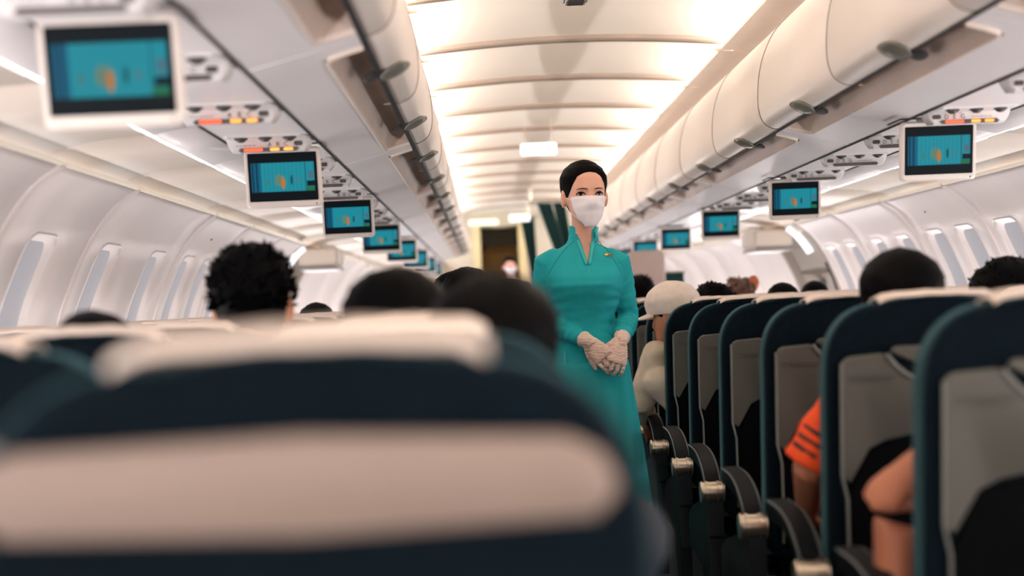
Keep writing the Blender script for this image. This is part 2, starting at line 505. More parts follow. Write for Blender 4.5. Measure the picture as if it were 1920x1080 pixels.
for k in range(-8, 12):
    y = 6.17 + BAY*k
    if y + BAY > Y1 + .9: break
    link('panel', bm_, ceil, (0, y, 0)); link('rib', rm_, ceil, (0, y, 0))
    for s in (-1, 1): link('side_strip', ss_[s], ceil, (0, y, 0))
# small camera-like ceiling fitting at the top of the frame
cf = MB(); cf.box(-.085, .005, 6.235, 6.34, 2.222, 2.30, .008)
cfo = cf.build('ceiling_speaker', M_GRAYP); tag(cfo, 'small square grey fitting on the ceiling at the top edge of the photo', 'ceiling fitting')
cf = MB(); cf.box(-.070, -.010, 6.2335, 6.325, 2.219, 2.235, .001); cf.build('grille', M_DARKGAP, cfo)

# ---- front bulkhead and galley corridor
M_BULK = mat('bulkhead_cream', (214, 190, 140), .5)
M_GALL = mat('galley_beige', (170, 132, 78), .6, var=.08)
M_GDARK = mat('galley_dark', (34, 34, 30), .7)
b = MB()
OX0, OX1, OT = -.455, .02, 2.075
b.box(-1.9, OX0-.09, Y1, Y1+.05, 0, 2.36); b.box(OX1+.07, 1.9, Y1, Y1+.05, 0, 2.36); b.box(OX0-.09, OX1+.07, Y1, Y1+.05, OT+.02, 2.36)
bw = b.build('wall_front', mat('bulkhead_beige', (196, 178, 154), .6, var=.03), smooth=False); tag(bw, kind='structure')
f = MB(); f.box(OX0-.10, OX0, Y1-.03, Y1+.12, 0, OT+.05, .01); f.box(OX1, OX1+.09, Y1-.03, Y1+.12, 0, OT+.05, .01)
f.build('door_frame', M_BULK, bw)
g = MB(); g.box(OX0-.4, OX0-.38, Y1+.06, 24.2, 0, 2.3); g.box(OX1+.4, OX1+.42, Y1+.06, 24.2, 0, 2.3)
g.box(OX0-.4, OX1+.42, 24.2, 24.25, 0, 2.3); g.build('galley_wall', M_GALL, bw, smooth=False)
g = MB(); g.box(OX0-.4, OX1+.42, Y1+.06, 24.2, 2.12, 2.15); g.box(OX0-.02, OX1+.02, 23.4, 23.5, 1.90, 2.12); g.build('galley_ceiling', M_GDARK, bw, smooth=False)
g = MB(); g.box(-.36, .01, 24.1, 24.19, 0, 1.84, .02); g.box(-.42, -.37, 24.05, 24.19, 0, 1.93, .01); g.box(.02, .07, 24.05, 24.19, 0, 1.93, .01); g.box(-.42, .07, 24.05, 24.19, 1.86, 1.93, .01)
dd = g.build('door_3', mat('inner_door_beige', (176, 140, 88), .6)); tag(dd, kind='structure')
r = MB(); r.box(-1.9, 1.9, Y0-.05, Y0, 0, 2.36); tag(r.build('wall_rear', M_WALL, smooth=False), kind='structure')
gl_ = bpy.data.lights.new('galley_lamp', 'POINT'); gl_.energy = 7; gl_.color = (1, .8, .5); gl_.shadow_soft_size = .1
go = bpy.data.objects.new('galley_lamp', gl_); COL.objects.link(go); go.location = (-.2, 22.6, 1.9)

# ---- exit doors in the side walls
M_DOOR = mat('exit_door_grey', (158, 148, 140), .5, var=.06)
M_DOORF = mat('exit_door_frame', (150, 140, 130), .5)
M_STRIPL = emit('exit_lamp_white', (250, 252, 255), 1.0)
for side, idx in ((-1, 1), (1, 2)):
    p = MB(); rows = []
    for i in range(0, len(WPROF)): rows.append([wpt(warc[i], DOOR0+.06, side, .045), wpt(warc[i], DOOR1-.06, side, .045)])
    low = [[Vector((side*(x+.045), y, z)) for y in (DOOR0+.06, DOOR1-.06)] for x, z in [(1.62, 0), (1.74, .15), (1.81, .4)]]
    p.rings(low + rows, cap=False, closed_loop=False)
    dr = p.build('door_%d' % idx, M_DOOR, angle=60); tag(dr, kind='structure')
    for yy, wd in ((DOOR0, .07), (DOOR1-.07, .07)):
        p = MB(); L = []
        for x, z in [(1.62, 0), (1.74, .15), (1.81, .4)]:
            L.append([Vector((side*(x-.004), yy, z)), Vector((side*(x-.004), yy+wd, z)), Vector((side*(x+.06), yy+wd, z)), Vector((side*(x+.06), yy, z))])
        for i in range(0, len(WPROF)): L.append([wpt(warc[i], yy, side, -.004), wpt(warc[i], yy+wd, side, -.004), wpt(warc[i], yy+wd, side, .06), wpt(warc[i], yy, side, .06)])
        p.rings(L); p.build('door_frame', M_DOORF, dr, angle=50)
    p = MB(); L = []
    for k in range(9):
        s_ = lerp(s_at(1.36), s_at(1.52), k/8); L.append([wpt(s_, 11.24, side, .01), wpt(s_, 11.32, side, .01), wpt(s_, 11.32, side, .045), wpt(s_, 11.24, side, .045)])
    p.rings(L); p.build('light_strip', M_STRIPL, dr, angle=50)
    p = MB(); L = []
    for k in range(9):
        s_ = lerp(s_at(1.20), s_at(1.22), k/8); L.append([wpt(s_, DOOR0+.12, side, .03), wpt(s_, DOOR1-.12, side, .03), wpt(s_, DOOR1-.12, side, .045), wpt(s_, DOOR0+.12, side, .045)])
    p.rings(L); p.build('panel_seam', M_DOORF, dr)
    p = MB(); q = wpt(s_at(1.16), 0, side, .02); p.box(q.x-.02, q.x+.02, 11.3, 11.55, q.z-.02, q.z+.02, .008); p.build('handle', M_SHELLR, dr)
    p = MB(); L = [[wpt(s_at(z), y, side, -.010), wpt(s_at(z), y+.02, side, -.010), wpt(s_at(z), y+.02, side, .0), wpt(s_at(z), y, side, .0)] for z, y in ((1.08, 10.79), (1.2, 10.79), (1.3, 10.79))]
    p.rings(L); p.build('handle', M_DARKGAP, dr)
    # stowage box above the exit
    p = MB(); p.box(min(side*1.40, side*1.66), max(side*1.40, side*1.66), 11.45, 12.0, 1.42, 1.548, .015)
    st = p.build('stowage_box', M_BULK if False else M_COVE); tag(st, 'beige stowage box above the exit door on the %s wall' % ('left' if side < 0 else 'right'), 'box')
    p = MB(); p.box(min(side*1.40, side*1.66), max(side*1.40, side*1.66), 11.44, 12.01, 1.397, 1.418, .006); p.build('base_plate', M_GRAYP, st)

# ================================================================== OVERHEAD BINS
DPROF = catmull([(.655, 1.703), (.625, 1.7085), (.597, 1.729), (.583, 1.766), (.580, 1.82), (.588, 1.90), (.611, 1.98), (.656, 2.06), (.735, 2.125), (.845, 2.172)], 4)
def bin_body_mesh(side, L):
    p = MB()
    e = .006
    TA, TB = .13, L-.13   # tray extents
    def row(pts, a, b, mi=0):
        p.cur = mi; p.rings([[Vector((side*x, a, z)), Vector((side*x, b, z))] for x, z in pts], cap=False, closed_loop=False); p.cur = 0
    # underside outboard of the tray
    row([(.742, 1.6775), (.82, 1.658), (.898, 1.6385), (.898, 1.70)], e, L-e)
    row([(.655, 1.700), (.742, 1.6775)], e, TA); row([(.655, 1.700), (.742, 1.6775)], TB, L-e)
    row([(.655, 1.700), (.655, 1.712)], e, L-e)
    # end caps
    for y in (e, L-e):
        pts = [(.655, 1.712), (.655, 1.700), (.742, 1.6775), (.898, 1.6385), (.898, 2.19), (.85, 2.18)] + [(q.x+.012, q.y) for q in DPROF[::-1]]
        n = len(p.v); p.add([Vector((side*x, y, z)) for x, z in pts], [tuple(range(len(pts)))])
    return p.mesh('body', M_BINB, True, 30)
def bin_tray_mesh(side, L):
    p = MB(); TA, TB = .13, L-.13
    pr = [(.657, 1.702), (.660, 1.725), (.675, 1.736), (.700, 1.734), (.722, 1.718), (.733, 1.690), (.736, 1.6705), (.745, 1.6695), (.747, 1.678)]
    rows = []
    for y, k in ((TA, 0), (TA+.02, .7), (TA+.05, 1), (TB-.05, 1), (TB-.02, .7), (TB, 0)):
        rows.append([Vector((side*x, y, lerp(1.700-(x-.655)*.26, z, k) if i < 6 else z)) for i, (x, z) in enumerate(pr)])
    p.rings(rows, cap=False, closed_loop=False)
    return p.mesh('tray', M_TRAY, True, 40)
def bin_lip_mesh(side, L):
    p = MB(); TA, TB = .13, L-.13
    pts = [(.660, TA-.014, 1.697), (.70, TA-.014, 1.686), (.733, TA-.006, 1.677), (.742, TA+.03, 1.674), (.742, TB-.03, 1.674), (.733, TB+.006, 1.677), (.70, TB+.014, 1.686), (.660, TB+.014, 1.697)]
    p.tube([(side*x, y, z) for x, y, z in pts], .0065, 8)
    return p.mesh('tray_rim', M_CSIDE, True, 60)
def bin_door_mesh(side, y0, y1):
    p = MB(); pts = [(q.x, q.y) for q in DPROF]
    # rounded long edges
    rows = []
    for y, off in ((y0+.006, .03), (y0+.0065, .006), (y0+.012, 0), (y1-.012, 0), (y1-.0065, .006), (y1-.006, .03)):
        rows.append([Vector((side*(x+off), y, z)) for x, z in pts])
    p.rings(rows, cap=False, closed_loop=False)
    return p.mesh('door', M_BIN, True, 70)
def latch_mesh(side):
    p = MB()
    rot = Matrix.Rotation(side*math.radians(27), 3, 'Y')
    p.sphere((side*.616, 0, 1.7105), (.038, .080, .011), 24, 12, rot)
    return p.mesh('latch', M_LATCH, True, 60)
def latch_rim_mesh(side):
    p = MB(); rot = Matrix.Rotation(side*math.radians(27), 3, 'Y')
    pts = [Vector((side*.615, 0, 1.7085)) + rot @ Vector((.039*math.sin(a), .082*math.cos(a), 0)) for a in [2*PI*k/28 for k in range(28)]]
    p.tube(pts + [pts[0]], .0026, 6, cap=False)
    return p.mesh('latch_rim', M_SHELLR, True, 60)
def latch_cup_mesh(side):  # dark ellipsoid: shadow of the finger recess put in as colour
    p = MB(); rot = Matrix.Rotation(side*math.radians(27), 3, 'Y')
    p.sphere((side*.674, 0, 1.696), (.022, .070, .005), 20, 8, rot)
    return p.mesh('recess_shading', M_PSUD, True, 60)
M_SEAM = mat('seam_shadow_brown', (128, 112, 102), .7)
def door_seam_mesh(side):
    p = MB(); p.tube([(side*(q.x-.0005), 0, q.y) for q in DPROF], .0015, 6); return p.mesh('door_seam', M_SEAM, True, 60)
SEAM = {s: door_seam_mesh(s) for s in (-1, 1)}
BINS = [-3.7, -1.25, 1.15, 3.60, 6.05, 8.50, 9.75, 11.0, 12.25, 13.5, 14.75, 16.0, 17.25, 18.5, 19.75]
cache = {}
def nth(i): return ['first', 'second', 'third', 'fourth', 'fifth', 'sixth', 'seventh', 'eighth', 'ninth', 'tenth', 'eleventh', 'twelfth', 'thirteenth'][i]
for side, nm in ((-1, 'left'), (1, 'right')):
    for i, (a, b) in enumerate(zip(BINS, BINS[1:])):
        L = b-a
        lab = 'pale overhead luggage bin above the %s seats, %s from the camera' % (nm, nth(max(0, i-1)) if i != 0 else 'one before the first')
        if i == 0: lab = 'pale overhead luggage bin behind the camera on the %s side' % nm
        root = empty('overhead_bin', (0, a, 0), 0, lab, 'luggage bin', 'overhead bins on the %s side' % nm)
        key = (side, round(L, 2))
        if key not in cache:
            nd = 2 if L > 2 else 1
            cache[key] = dict(body=bin_body_mesh(side, L), tray=bin_tray_mesh(side, L), tray_rim=bin_lip_mesh(side, L),
                              doors=[bin_door_mesh(side, L*k/nd, L*(k+1)/nd) for k in range(nd)], latch=latch_mesh(side), rim=latch_rim_mesh(side), cup=latch_cup_mesh(side))
            s_ = MB(); sw = .010 if side < 0 else .005; s_.box(min(side*(.6555-sw), side*(.6555+sw*.4)), max(side*(.6555-sw), side*(.6555+sw*.4)), 0, L, 1.698, 1.716); cache[key]['seal'] = s_.mesh('seal', M_DARKGAP, False)
        c = cache[key]
        link('body', c['body'], root); link('tray', c['tray'], root); link('tray_rim', c['tray_rim'], root); link('seal', c['seal'], root)
        for k, dm in enumerate(c['doors']):
            d = link('door', dm, root); nd = len(c['doors']); link('door_seam', SEAM[side], root, (0, L*k/nd, 0))
            lt = link('latch', c['latch'], d, (0, L*(k+.48)/nd, 0)); 
            link('latch_rim', c['rim'], d, (0, L*(k+.48)/nd, 0)); link('recess_shading', c['cup'], root, (0, L*(k+.48)/nd, 0))

# ================================================================== SERVICE UNITS
M_SIGNR = emit('sign_red', (255, 92, 52), 1.3); M_SIGNO = emit('sign_orange', (255, 150, 60), 1.6)
M_SIGNOFF = mat('sign_off', (96, 88, 86), .35)
def psu_meshes(side):
    d = {}
    p = MB()
    # boat-shaped housing with a sloping fascia towards the seats behind (camera side)
    pr = [(-.118, 1.640), (-.113, 1.635), (-.03, 1.634), (-.015, 1.633), (-.005, 1.606), (.008, 1.600), (.08, 1.608), (.108, 1.632), (.112, 1.640)]
    def ring(x, k): return [Vector((x, y*(.6+.4*k), 1.640-(1.640-z)*k)) for y, z in pr]
    p.rings([ring(x, k) for x, k in ((-.125, .05), (-.118, .6), (-.105, 1), (.105, 1), (.118, .6), (.125, .05))], cap=True)
    d['housing'] = p.mesh('housing', M_PSU, True, 40)
    p = MB(); p.sphere((0, 0, 1.632), (.016, .016, .010), 14, 8); p.tube([(0, 0, 1.636), (0, 0, 1.631)], .020, 14)
    d['air_nozzle'] = p.mesh('air_nozzle', M_PSUD, True, 50)
    p = MB(); p.box(-.088, .088, -.013, -.004, 1.601, 1.613, .004); d['sign_bar'] = p.mesh('sign_bar', M_SIGNOFF, True)
    p = MB(); p.box(-.028, .028, -.0155, -.008, 1.603, 1.611, .002); d['red'] = p.mesh('sign_light', M_SIGNR, True)
    p = MB(); p.box(-.014, .014, -.0155, -.008, 1.603, 1.611, .002); d['orange'] = p.mesh('sign_light', M_SIGNO, True)
    p = MB(); p.box(-.012, .012, -.017, -.006, 1.6165, 1.629, .002); d['call_button'] = p.mesh('call_button', M_PSUD, True)
    return d
PSM = psu_meshes(1)
LETT = {}
for ch in 'ABCDEG':
    LETT[ch] = text_mesh(ch, .0185, M_TEXT, 'CENTER', .0003)
fine = text_mesh('Life vest under your seat', .0058, M_TEXT, 'LEFT', .0002)
XP = 1.035
psu_ys = [2.66 + .79*k for k in range(10)] + [12.9 + .79*k for k in range(6)]
psu_ys = [1.87, 2.64, 3.45] + [4.25 + .78*k for k in range(8)] + [13.0, 13.7, 14.4, 15.3, 16.1, 16.8]
for side, nm, letters in ((-1, 'left', 'ABC'), (1, 'right', 'DEG')):
    for i, y in enumerate(psu_ys):
        lit = 4.2 < y < 5.2
        lab = ('service unit with lit red and orange signs above the %s seats, %s one' % (nm, 'nearer' if y < 4.6 else 'farther')) if lit else \
              'grey-white passenger service unit above the %s seats, %s from the camera' % (nm, nth(i) if i < 13 else nth(16-i) + ' from the far end')
        root = empty('passenger_service_unit', (side*XP, y, 0), 0, lab, 'service unit', 'passenger service units on the %s side' % nm)
        link('housing', PSM['housing'], root)
        for x in (-.07, .0, .07): link('air_nozzle', PSM['air_nozzle'], root, (x, -.085, 0))
        sb = link('sign_bar', PSM['sign_bar'], root)
        if lit:
            link('sign_light', PSM['red'], sb, (-.045, 0, 0)); link('sign_light', PSM['orange'], sb, (.018, 0, 0)); link('sign_light', PSM['orange'], sb, (.058, 0, 0))
        if y < 10:
            for k, ch in enumerate(letters):
                t = link('letter', LETT[ch], root, ((.004 + .024*k) if side < 0 else (-.070 + .024*k), -.0165, 1.6155)); t.rotation_euler = (PI/2 + .15, 0, 0)
            link('call_button', PSM['call_button'], root, (.088 if side < 0 else -.098, 0, 0))
            t = link('printed_line', fine, root, (-.095 if side < 0 else .005, -.0165, 1.6185)); t.rotation_euler = (PI/2+.15, 0, 0)

# ================================================================== OVERHEAD MONITORS
def screen_material():
    m = bpy.data.materials.new('monitor_picture'); m.use_nodes = True; nt = m.node_tree; N = nt.nodes; Lk = nt.links
    b = N['Principled BSDF']; b.inputs['Base Color'].default_value = (.005, .008, .01, 1); b.inputs['Roughness'].default_value = .35; b.inputs['Specular IOR Level'].default_value = .04
    tc = N.new('ShaderNodeTexCoord'); sep = N.new('ShaderNodeSeparateXYZ'); Lk.new(tc.outputs['Object'], sep.inputs[0])
    X, Z = sep.outputs['X'], sep.outputs['Z']
    def math_(op, a, b=None, c=None):
        n = N.new('ShaderNodeMath'); n.operation = op
        for i, q in enumerate((a, b, c)):
            if q is None: continue
            if isinstance(q, (int, float)): n.inputs[i].default_value = q
            else: Lk.new(q, n.inputs[i])
        return n.outputs[0]
    def blob(cx, cz, rx, rz, soft=.35):
        dx = math_('DIVIDE', math_('SUBTRACT', X, cx), rx); dz = math_('DIVIDE', math_('SUBTRACT', Z, cz), rz)
        r = math_('SQRT', math_('ADD', math_('MULTIPLY', dx, dx), math_('MULTIPLY', dz, dz)))
        mr = N.new('ShaderNodeMapRange'); mr.inputs['From Min'].default_value = 1; mr.inputs['From Max'].default_value = 1-soft
        Lk.new(r, mr.inputs['Value']); return mr.outputs[0]
    def rect(x0, x1, z0, z1, e=.001):
        def st(v, a, inv=False):
            mr = N.new('ShaderNodeMapRange'); mr.inputs['From Min'].default_value = a - e if not inv else a + e; mr.inputs['From Max'].default_value = a + e if not inv else a - e
            Lk.new(v, mr.inputs['Value']); return mr.outputs[0]
        return math_('MULTIPLY', math_('MULTIPLY', st(X, x0), st(X, x1, True)), math_('MULTIPLY', st(Z, z0), st(Z, z1, True)))
    def mix(f, a, col):
        n = N.new('ShaderNodeMix'); n.data_type = 'RGBA'; Lk.new(f, n.inputs['Factor'])
        if isinstance(a, tuple): n.inputs['A'].default_value = a
        else: Lk.new(a, n.inputs['A'])
        n.inputs['B'].default_value = col; return n.outputs['Result']
    teal = rgb(38, 168, 186)
    wv = N.new('ShaderNodeTexWave'); wv.wave_type = 'BANDS'; wv.bands_direction = 'X'; wv.inputs['Scale'].default_value = 26; wv.inputs['Distortion'].default_value = .4
    Lk.new(tc.outputs['Object'], wv.inputs['Vector'])
    c = mix(math_('MULTIPLY', wv.outputs['Fac'], .28), teal, rgb(24, 120, 140))
    c = mix(rect(-.095, -.066, -.045, .045), c, rgb(22, 116, 150))
    c = mix(math_('MULTIPLY', wv.outputs['Fac'], rect(-.095, -.070, -.045, .045)), c, rgb(14, 60, 90))
    c = mix(blob(-.012, -.010, .016, .022), c, rgb(120, 150, 130))
    c = mix(blob(.000, -.018, .008, .022), c, rgb(214, 140, 66))
    c = mix(blob(-.048, -.014, .005, .012), c, rgb(90, 140, 140))
    c = mix(blob(.026, -.010, .0045, .018), c, rgb(18, 90, 100))
    c = mix(blob(.046, -.010, .006, .010), c, rgb(96, 140, 150))
    c = mix(rect(.068, .070, -.045, .045), c, rgb(14, 70, 84))
    c = mix(blob(.085, .004, .010, .016), c, rgb(90, 130, 150))
    c = mix(rect(.072, .097, -.030, -.014), c, rgb(8, 30, 40))
    c = mix(rect(.068, .097, -.045, -.031), c, rgb(40, 130, 90))
    vis = rect(-.0955, .0955, -.0445, .0445, .0012)
    n = N.new('ShaderNodeMix'); n.data_type = 'RGBA'; Lk.new(vis, n.inputs['Factor']); n.inputs['A'].default_value = rgb(10, 14, 18); Lk.new(c, n.inputs['B'])
    Lk.new(n.outputs['Result'], b.inputs['Emission Color']); b.inputs['Emission Strength'].default_value = .48
    return m
M_PIC = screen_material()
W2 = .116
p = MB()
def rr3(hw, z0, z1, r, y): 
    c = (z0+z1)/2; return [Vector((a, y, c+b)) for a, b in rrect(hw, (z1-z0)/2, r, 5)]
p.rings([rr3(W2-.006, -.174, 0, .012, 0), rr3(W2, -.180, .003, .014, .006), rr3(W2, -.180, .003, .014, .026), rr3(W2-.008, -.172, -.004, .012, .036)])
SM = {'housing': p.mesh('housing', M_SCRB, True, 30)}
p = MB(); p.rings([rr3(.1045, -.158, -.010, .003, .001), rr3(.1045, -.158, -.010, .003, -.0022)]); SM['bezel'] = p.mesh('glass', M_GLASSK, False)
p = MB(); p.add([Vector((x, 0, z)) for x, z in ((-.1025, -.072), (.1025, -.072), (.1025, .072), (-.1025, .072))], [(0, 1, 2, 3)]); SM['display'] = p.mesh('display', M_PIC, False)
p = MB(); p.tube([(-.06, .03, .006), (.06, .03, .006)], .010, 12); p.box(-.05, -.03, .02, .04, 0, .025); p.box(.03, .05, .02, .04, 0, .025); SM['hinge'] = p.mesh('hinge', M_GRAYP)
p = MB(); p.box(-.124, -.1185, -.02, .15, .012, .0155); p.box(.1185, .124, -.02, .15, .012, .0155); p.box(-.124, .124, -.022, -.016, .011, .0155); SM['recess'] = p.mesh('recess_frame', M_DARKGAP, False)
p = MB(); p.sphere((.098, -.001, -.169), .0025, 8, 6); SM['led'] = p.mesh('power_light', M_PSUD)
mon_y = [2.80, 5.19, 7.62, 10.05, 12.45, 14.85, 17.2, 19.4]
for side, nm in ((-1, 'left'), (1, 'right')):
    for i, y in enumerate(mon_y):
        yy = y
        lab = 'white monitor with a teal picture hanging above the %s seats, %s' % (nm, ['nearest of its row', 'second nearest', 'third nearest', 'fourth nearest', 'fifth nearest', 'sixth nearest', 'second to last', 'farthest'][i])
        if side > 0 and i == 0: continue
        root = empty('overhead_monitor', (side*(1.018 if side < 0 else .990), yy, 1.622), 0, lab, 'monitor', 'overhead monitors on the %s side' % nm)
        t = Matrix.Rotation(math.radians(12), 4, 'X')
        for nm_, key in (('housing', 'housing'), ('glass', 'bezel'), ('display', 'display'), ('hinge', 'hinge'), ('power_light', 'led')):
            o = link(nm_, SM[key], root); o.matrix_local = t
            if nm_ == 'display': o.matrix_local = t @ Matrix.Translation((0, -.0032, -.084))
        link('recess_frame', SM['recess'], root)

# ---- lit exit signs under the ceiling
M_EXITB = emit('exit_sign_white', (255, 255, 252), 1.25)
M_EXITT = emit('exit_sign_grey_print', (150, 150, 140), .5)
for y, z, x, lab in ((10.75, 2.085, -.045, 'white lit exit sign hanging from the ceiling, the nearer one'), (19.0, 2.06, -.005, 'white lit exit sign hanging from the ceiling, the farther one')):
    root = empty('exit_sign', (x, y, z), 0, lab, 'exit sign')
    p = MB(); p.box(-.115, .115, 0, .03, -.038, .040, .008); p.build('housing', M_EXITB, root)
    for bx_ in (-.085, .085):
        p = MB(); p.box(bx_-.0015, bx_+.0015, .013, .016, .038, .20); p.build('bracket', M_CSIDE, root)
    t = link('print', text_mesh('\u2022 EXIT \u2022', .045, M_EXITT, 'CENTER', .0005), root, (0, -.001, -.030)); t.rotation_euler = (PI/2, 0, 0)
# ---- lamp bar above the galley opening
p = MB(); p.box(-.62, -.20, Y1-.10, Y1-.03, OT+.035, OT+.10, .03)
tag(p.build('galley_lamp', emit('galley_lamp_glow', (250, 255, 225), 1.1)), 'long greenish-white lamp bar above the galley opening at the far end', 'lamp')
p = MB(); p.sphere((.115, Y1-.09, 2.085), (.035, .03, .035), 16, 10)
tag(p.build('round_lamp', emit('round_lamp_glow', (250, 255, 225), 1.7)), 'small round lamp between the two green curtains at the far end', 'lamp')

# ================================================================== SEATS
TILT = .17
def sp(u, z, t):                       # seat back coordinates: t > 0 forward, away from the passengers behind
    return Vector((u, (1.10 - z)*TILT + t, z))
def back_outline(ins=0, W=.232, top=1.098, bot=.44):
    out = []; Wi = W-ins
    rx, rz = .135-ins*.5, .150-ins*.5
    out.append((-Wi+.03, bot+ins)); out.append((-Wi, bot+ins+.03))
    for z in (.55, .65, .75, .85): out.append((-Wi, z))
    n = 12
    for k in range(n+1):
        a = PI - PI/2*k/n
        ca, sa = math.cos(a), math.sin(a)
        e = .80
        out.append((-(Wi-rx) - rx*abs(ca)**e, top-ins-rz + rz*abs(sa)**e))
    for u in (-.05, 0, .05): out.append((u, top-ins+.008*(1-(u/.1)**2)))
    for k in range(n+1):
        a = PI/2 - PI/2*k/n
        ca, sa = math.cos(a), math.sin(a)
        out.append(((Wi-rx) + rx*abs(ca)**.80, top-ins-rz + rz*abs(sa)**.80))
    for z in (.85, .75, .65, .55): out.append((Wi, z))
    out.append((Wi, bot+ins+.03)); out.append((Wi-.03, bot+ins))
    return out
def backrest_mesh():
    p = MB(); rg = []
    for t, ins in ((.004, .030), (.0, .016), (.004, .006), (.012, .001), (.025, 0), (.070, 0), (.085, .002), (.094, .007), (.098, .016), (.094, .030)):
        rg.append([sp(u, z, t) for u, z in back_outline(ins)])
    p.rings(rg); return p.mesh('backrest', M_NAVY, True, 50)
def shell_outline(top=.988, low=.0, W=.203):
    pts = []
    pts += [(-W, .735), (-W, top-.018), (-W+.006, top-.006), (-W+.018, top)]
    pts += [(-.118, top+.004), (-.106, top)]
    for k in range(1, 12):
        u = -.106 + .212*k/12; pts.append((u, top - .060*math.sin(PI*k/12)**.8))
    pts += [(.106, top), (.118, top+.004), (W-.018, top), (W-.006, top-.006), (W, top-.018), (W, .735)]
    pts += [(.185, .725), (.165, .760), (.145, .795), (.11, .812), (.06, .821), (0, .824), (-.06, .821), (-.11, .812), (-.145, .795), (-.165, .760), (-.185, .725)]
    return pts
def inset_poly(pts, d):
    n = len(pts); out = []
    for i in range(n):
        a, b, c = Vector(pts[i-1]), Vector(pts[i]), Vector(pts[(i+1) % n])
        e1, e2 = (b-a).normalized(), (c-b).normalized()
        n1, n2 = Vector((e1.y, -e1.x)), Vector((e2.y, -e2.x))
        m = (n1+n2); m = m.normalized() if m.length > 1e-5 else n1
        k = d/max(.5, m.dot(n1)); out.append((b.x + m.x*k, b.y + m.y*k))
    return out
def panel_mesh(name, pts, m, t0, t1, bev=.004):
    p = MB(); rg = [[sp(u, z, t0) for u, z in pts], [sp(u, z, t1+bev) for u, z in pts], [sp(u, z, t1) for u, z in inset_poly(pts, bev)]]
    p.rings(rg); return p.mesh(name, m, True, 40)
def crescent(top=1.006, h=.045, hw=.100):
    pts = [(-hw, top-.012)]
    pts += [(-hw+.004, top-.003), (-hw+.014, top), (hw-.014, top), (hw-.004, top-.003), (hw, top-.012)]
    for k in range(1, 10):
        u = hw - 2*hw*k/10; pts.append((u, top-.012 - (h-.012)*math.sin(PI*k/10)))
    return pts
def rim_mesh():  # rim tubes, edge highlight put into their lighter colour
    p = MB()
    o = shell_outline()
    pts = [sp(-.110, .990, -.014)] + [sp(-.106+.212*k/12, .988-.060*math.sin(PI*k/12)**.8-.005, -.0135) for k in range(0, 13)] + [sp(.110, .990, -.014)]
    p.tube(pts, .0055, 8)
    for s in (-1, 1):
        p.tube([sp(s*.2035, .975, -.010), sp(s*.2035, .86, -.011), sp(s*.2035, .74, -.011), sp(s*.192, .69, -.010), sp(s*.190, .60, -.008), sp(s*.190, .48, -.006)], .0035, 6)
    return p.mesh('rim_highlight', M_SHELLR, True, 60)
def cover_mesh():
    p = MB(); path = [(-.0065, 1.1015), (-.0065, 1.105), (-.004, 1.109), (.006, 1.112), (.03, 1.1145), (.07, 1.113), (.092, 1.106), (.102, 1.092), (.1045, 1.05), (.103, .98), (.102, .87)]
    rows = []
    for t, z in path:
        r = []
        for k in range(13):
            u = -.124 + .248*k/12; w = .0015*math.sin(k*2.1+z*9)
            dz = .006*(1-(u/.124)**2) - (.008 if abs(u) > .12 else 0) if z > 1.09 else 0
            r.append(sp(u, z+dz+w*.5, t - w))
        rows.append(r)
    p.rings(rows, cap=False, closed_loop=False)
    bm = bmesh.new(); me = p.mesh('headrest_cover', M_COVER, True, 60); bm.from_mesh(me)
    bmesh.ops.solidify(bm, geom=bm.faces[:], thickness=.003); bm.to_mesh(me); bm.free()
    for q in me.polygons: q.use_smooth = True
    return me
def pocket_mesh():
    pts = [(-.188, .47), (-.188, .70), (-.160, .765), (-.140, .795), (-.10, .806), (0, .815), (.10, .806), (.140, .795), (.160, .765), (.188, .70), (.188, .47)]
    return panel_mesh('pocket', pts, M_POCKET, .004, -.010, .005)
def cushion_mesh():
    p = MB(); p.box(-.228, .228, .16, .62, .37, .485, .045); return p.mesh('seat_cushion', M_NAVYS, True, 60)
def armrest_mesh():
    p = MB(); path = catmull([(.10, .545), (.15, .585), (.24, .622), (.36, .640), (.52, .642)], 4); rg = []
    for i, q in enumerate(path):
        d = (path[min(i+1, len(path)-1)] - path[max(i-1, 0)]).normalized(); n = Vector((-d.y, d.x)); h = .045; ww = .024
        rg.append([Vector((sx*ww*k, q.x + n.x*a, q.y + n.y*a)) for sx, a, k in ((-1, -h, .9), (-1, -.008, 1), (-1, 0, .82), (1, 0, .82), (1, -.008, 1), (1, -h, .9))])
    p.rings(rg); return p.mesh('armrest', M_ARM, True, 40)
def armedge_mesh():  # highlight along the armrest edges, put in as lighter tubes
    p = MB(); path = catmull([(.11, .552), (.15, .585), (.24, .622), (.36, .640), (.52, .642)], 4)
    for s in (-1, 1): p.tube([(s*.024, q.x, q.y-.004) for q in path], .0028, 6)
    return p.mesh('edge_highlight', M_ARMED, True, 60)
def hinge_mesh():
    p = MB(); n = 20; rg = []
    for x, r in ((-.036, .026), (-.036, .031), (-.030, .033), (-.029, .030), (-.022, .030), (-.021, .033), (-.014, .033), (-.013, .030), (.013, .030), (.014, .033), (.021, .033), (.022, .030), (.029, .030), (.030, .033), (.036, .031), (.036, .026)):
        rg.append([Vector((x, .095 + r*math.cos(2*PI*k/n), .530 + r*math.sin(2*PI*k/n))) for k in range(n)])
    p.rings(rg); return p.mesh('hinge', M_METAL, True, 40)
def side_frame_mesh():
    p = MB()
    p.poly([(-.022, y, z) for y, z in ((.07, .50), (.13, .515), (.50, .44), (.60, .40), (.60, .30), (.30, .28), (.12, .30), (.07, .40))], (.044, 0, 0))
    return p.mesh('side_frame', M_FRAME, False)
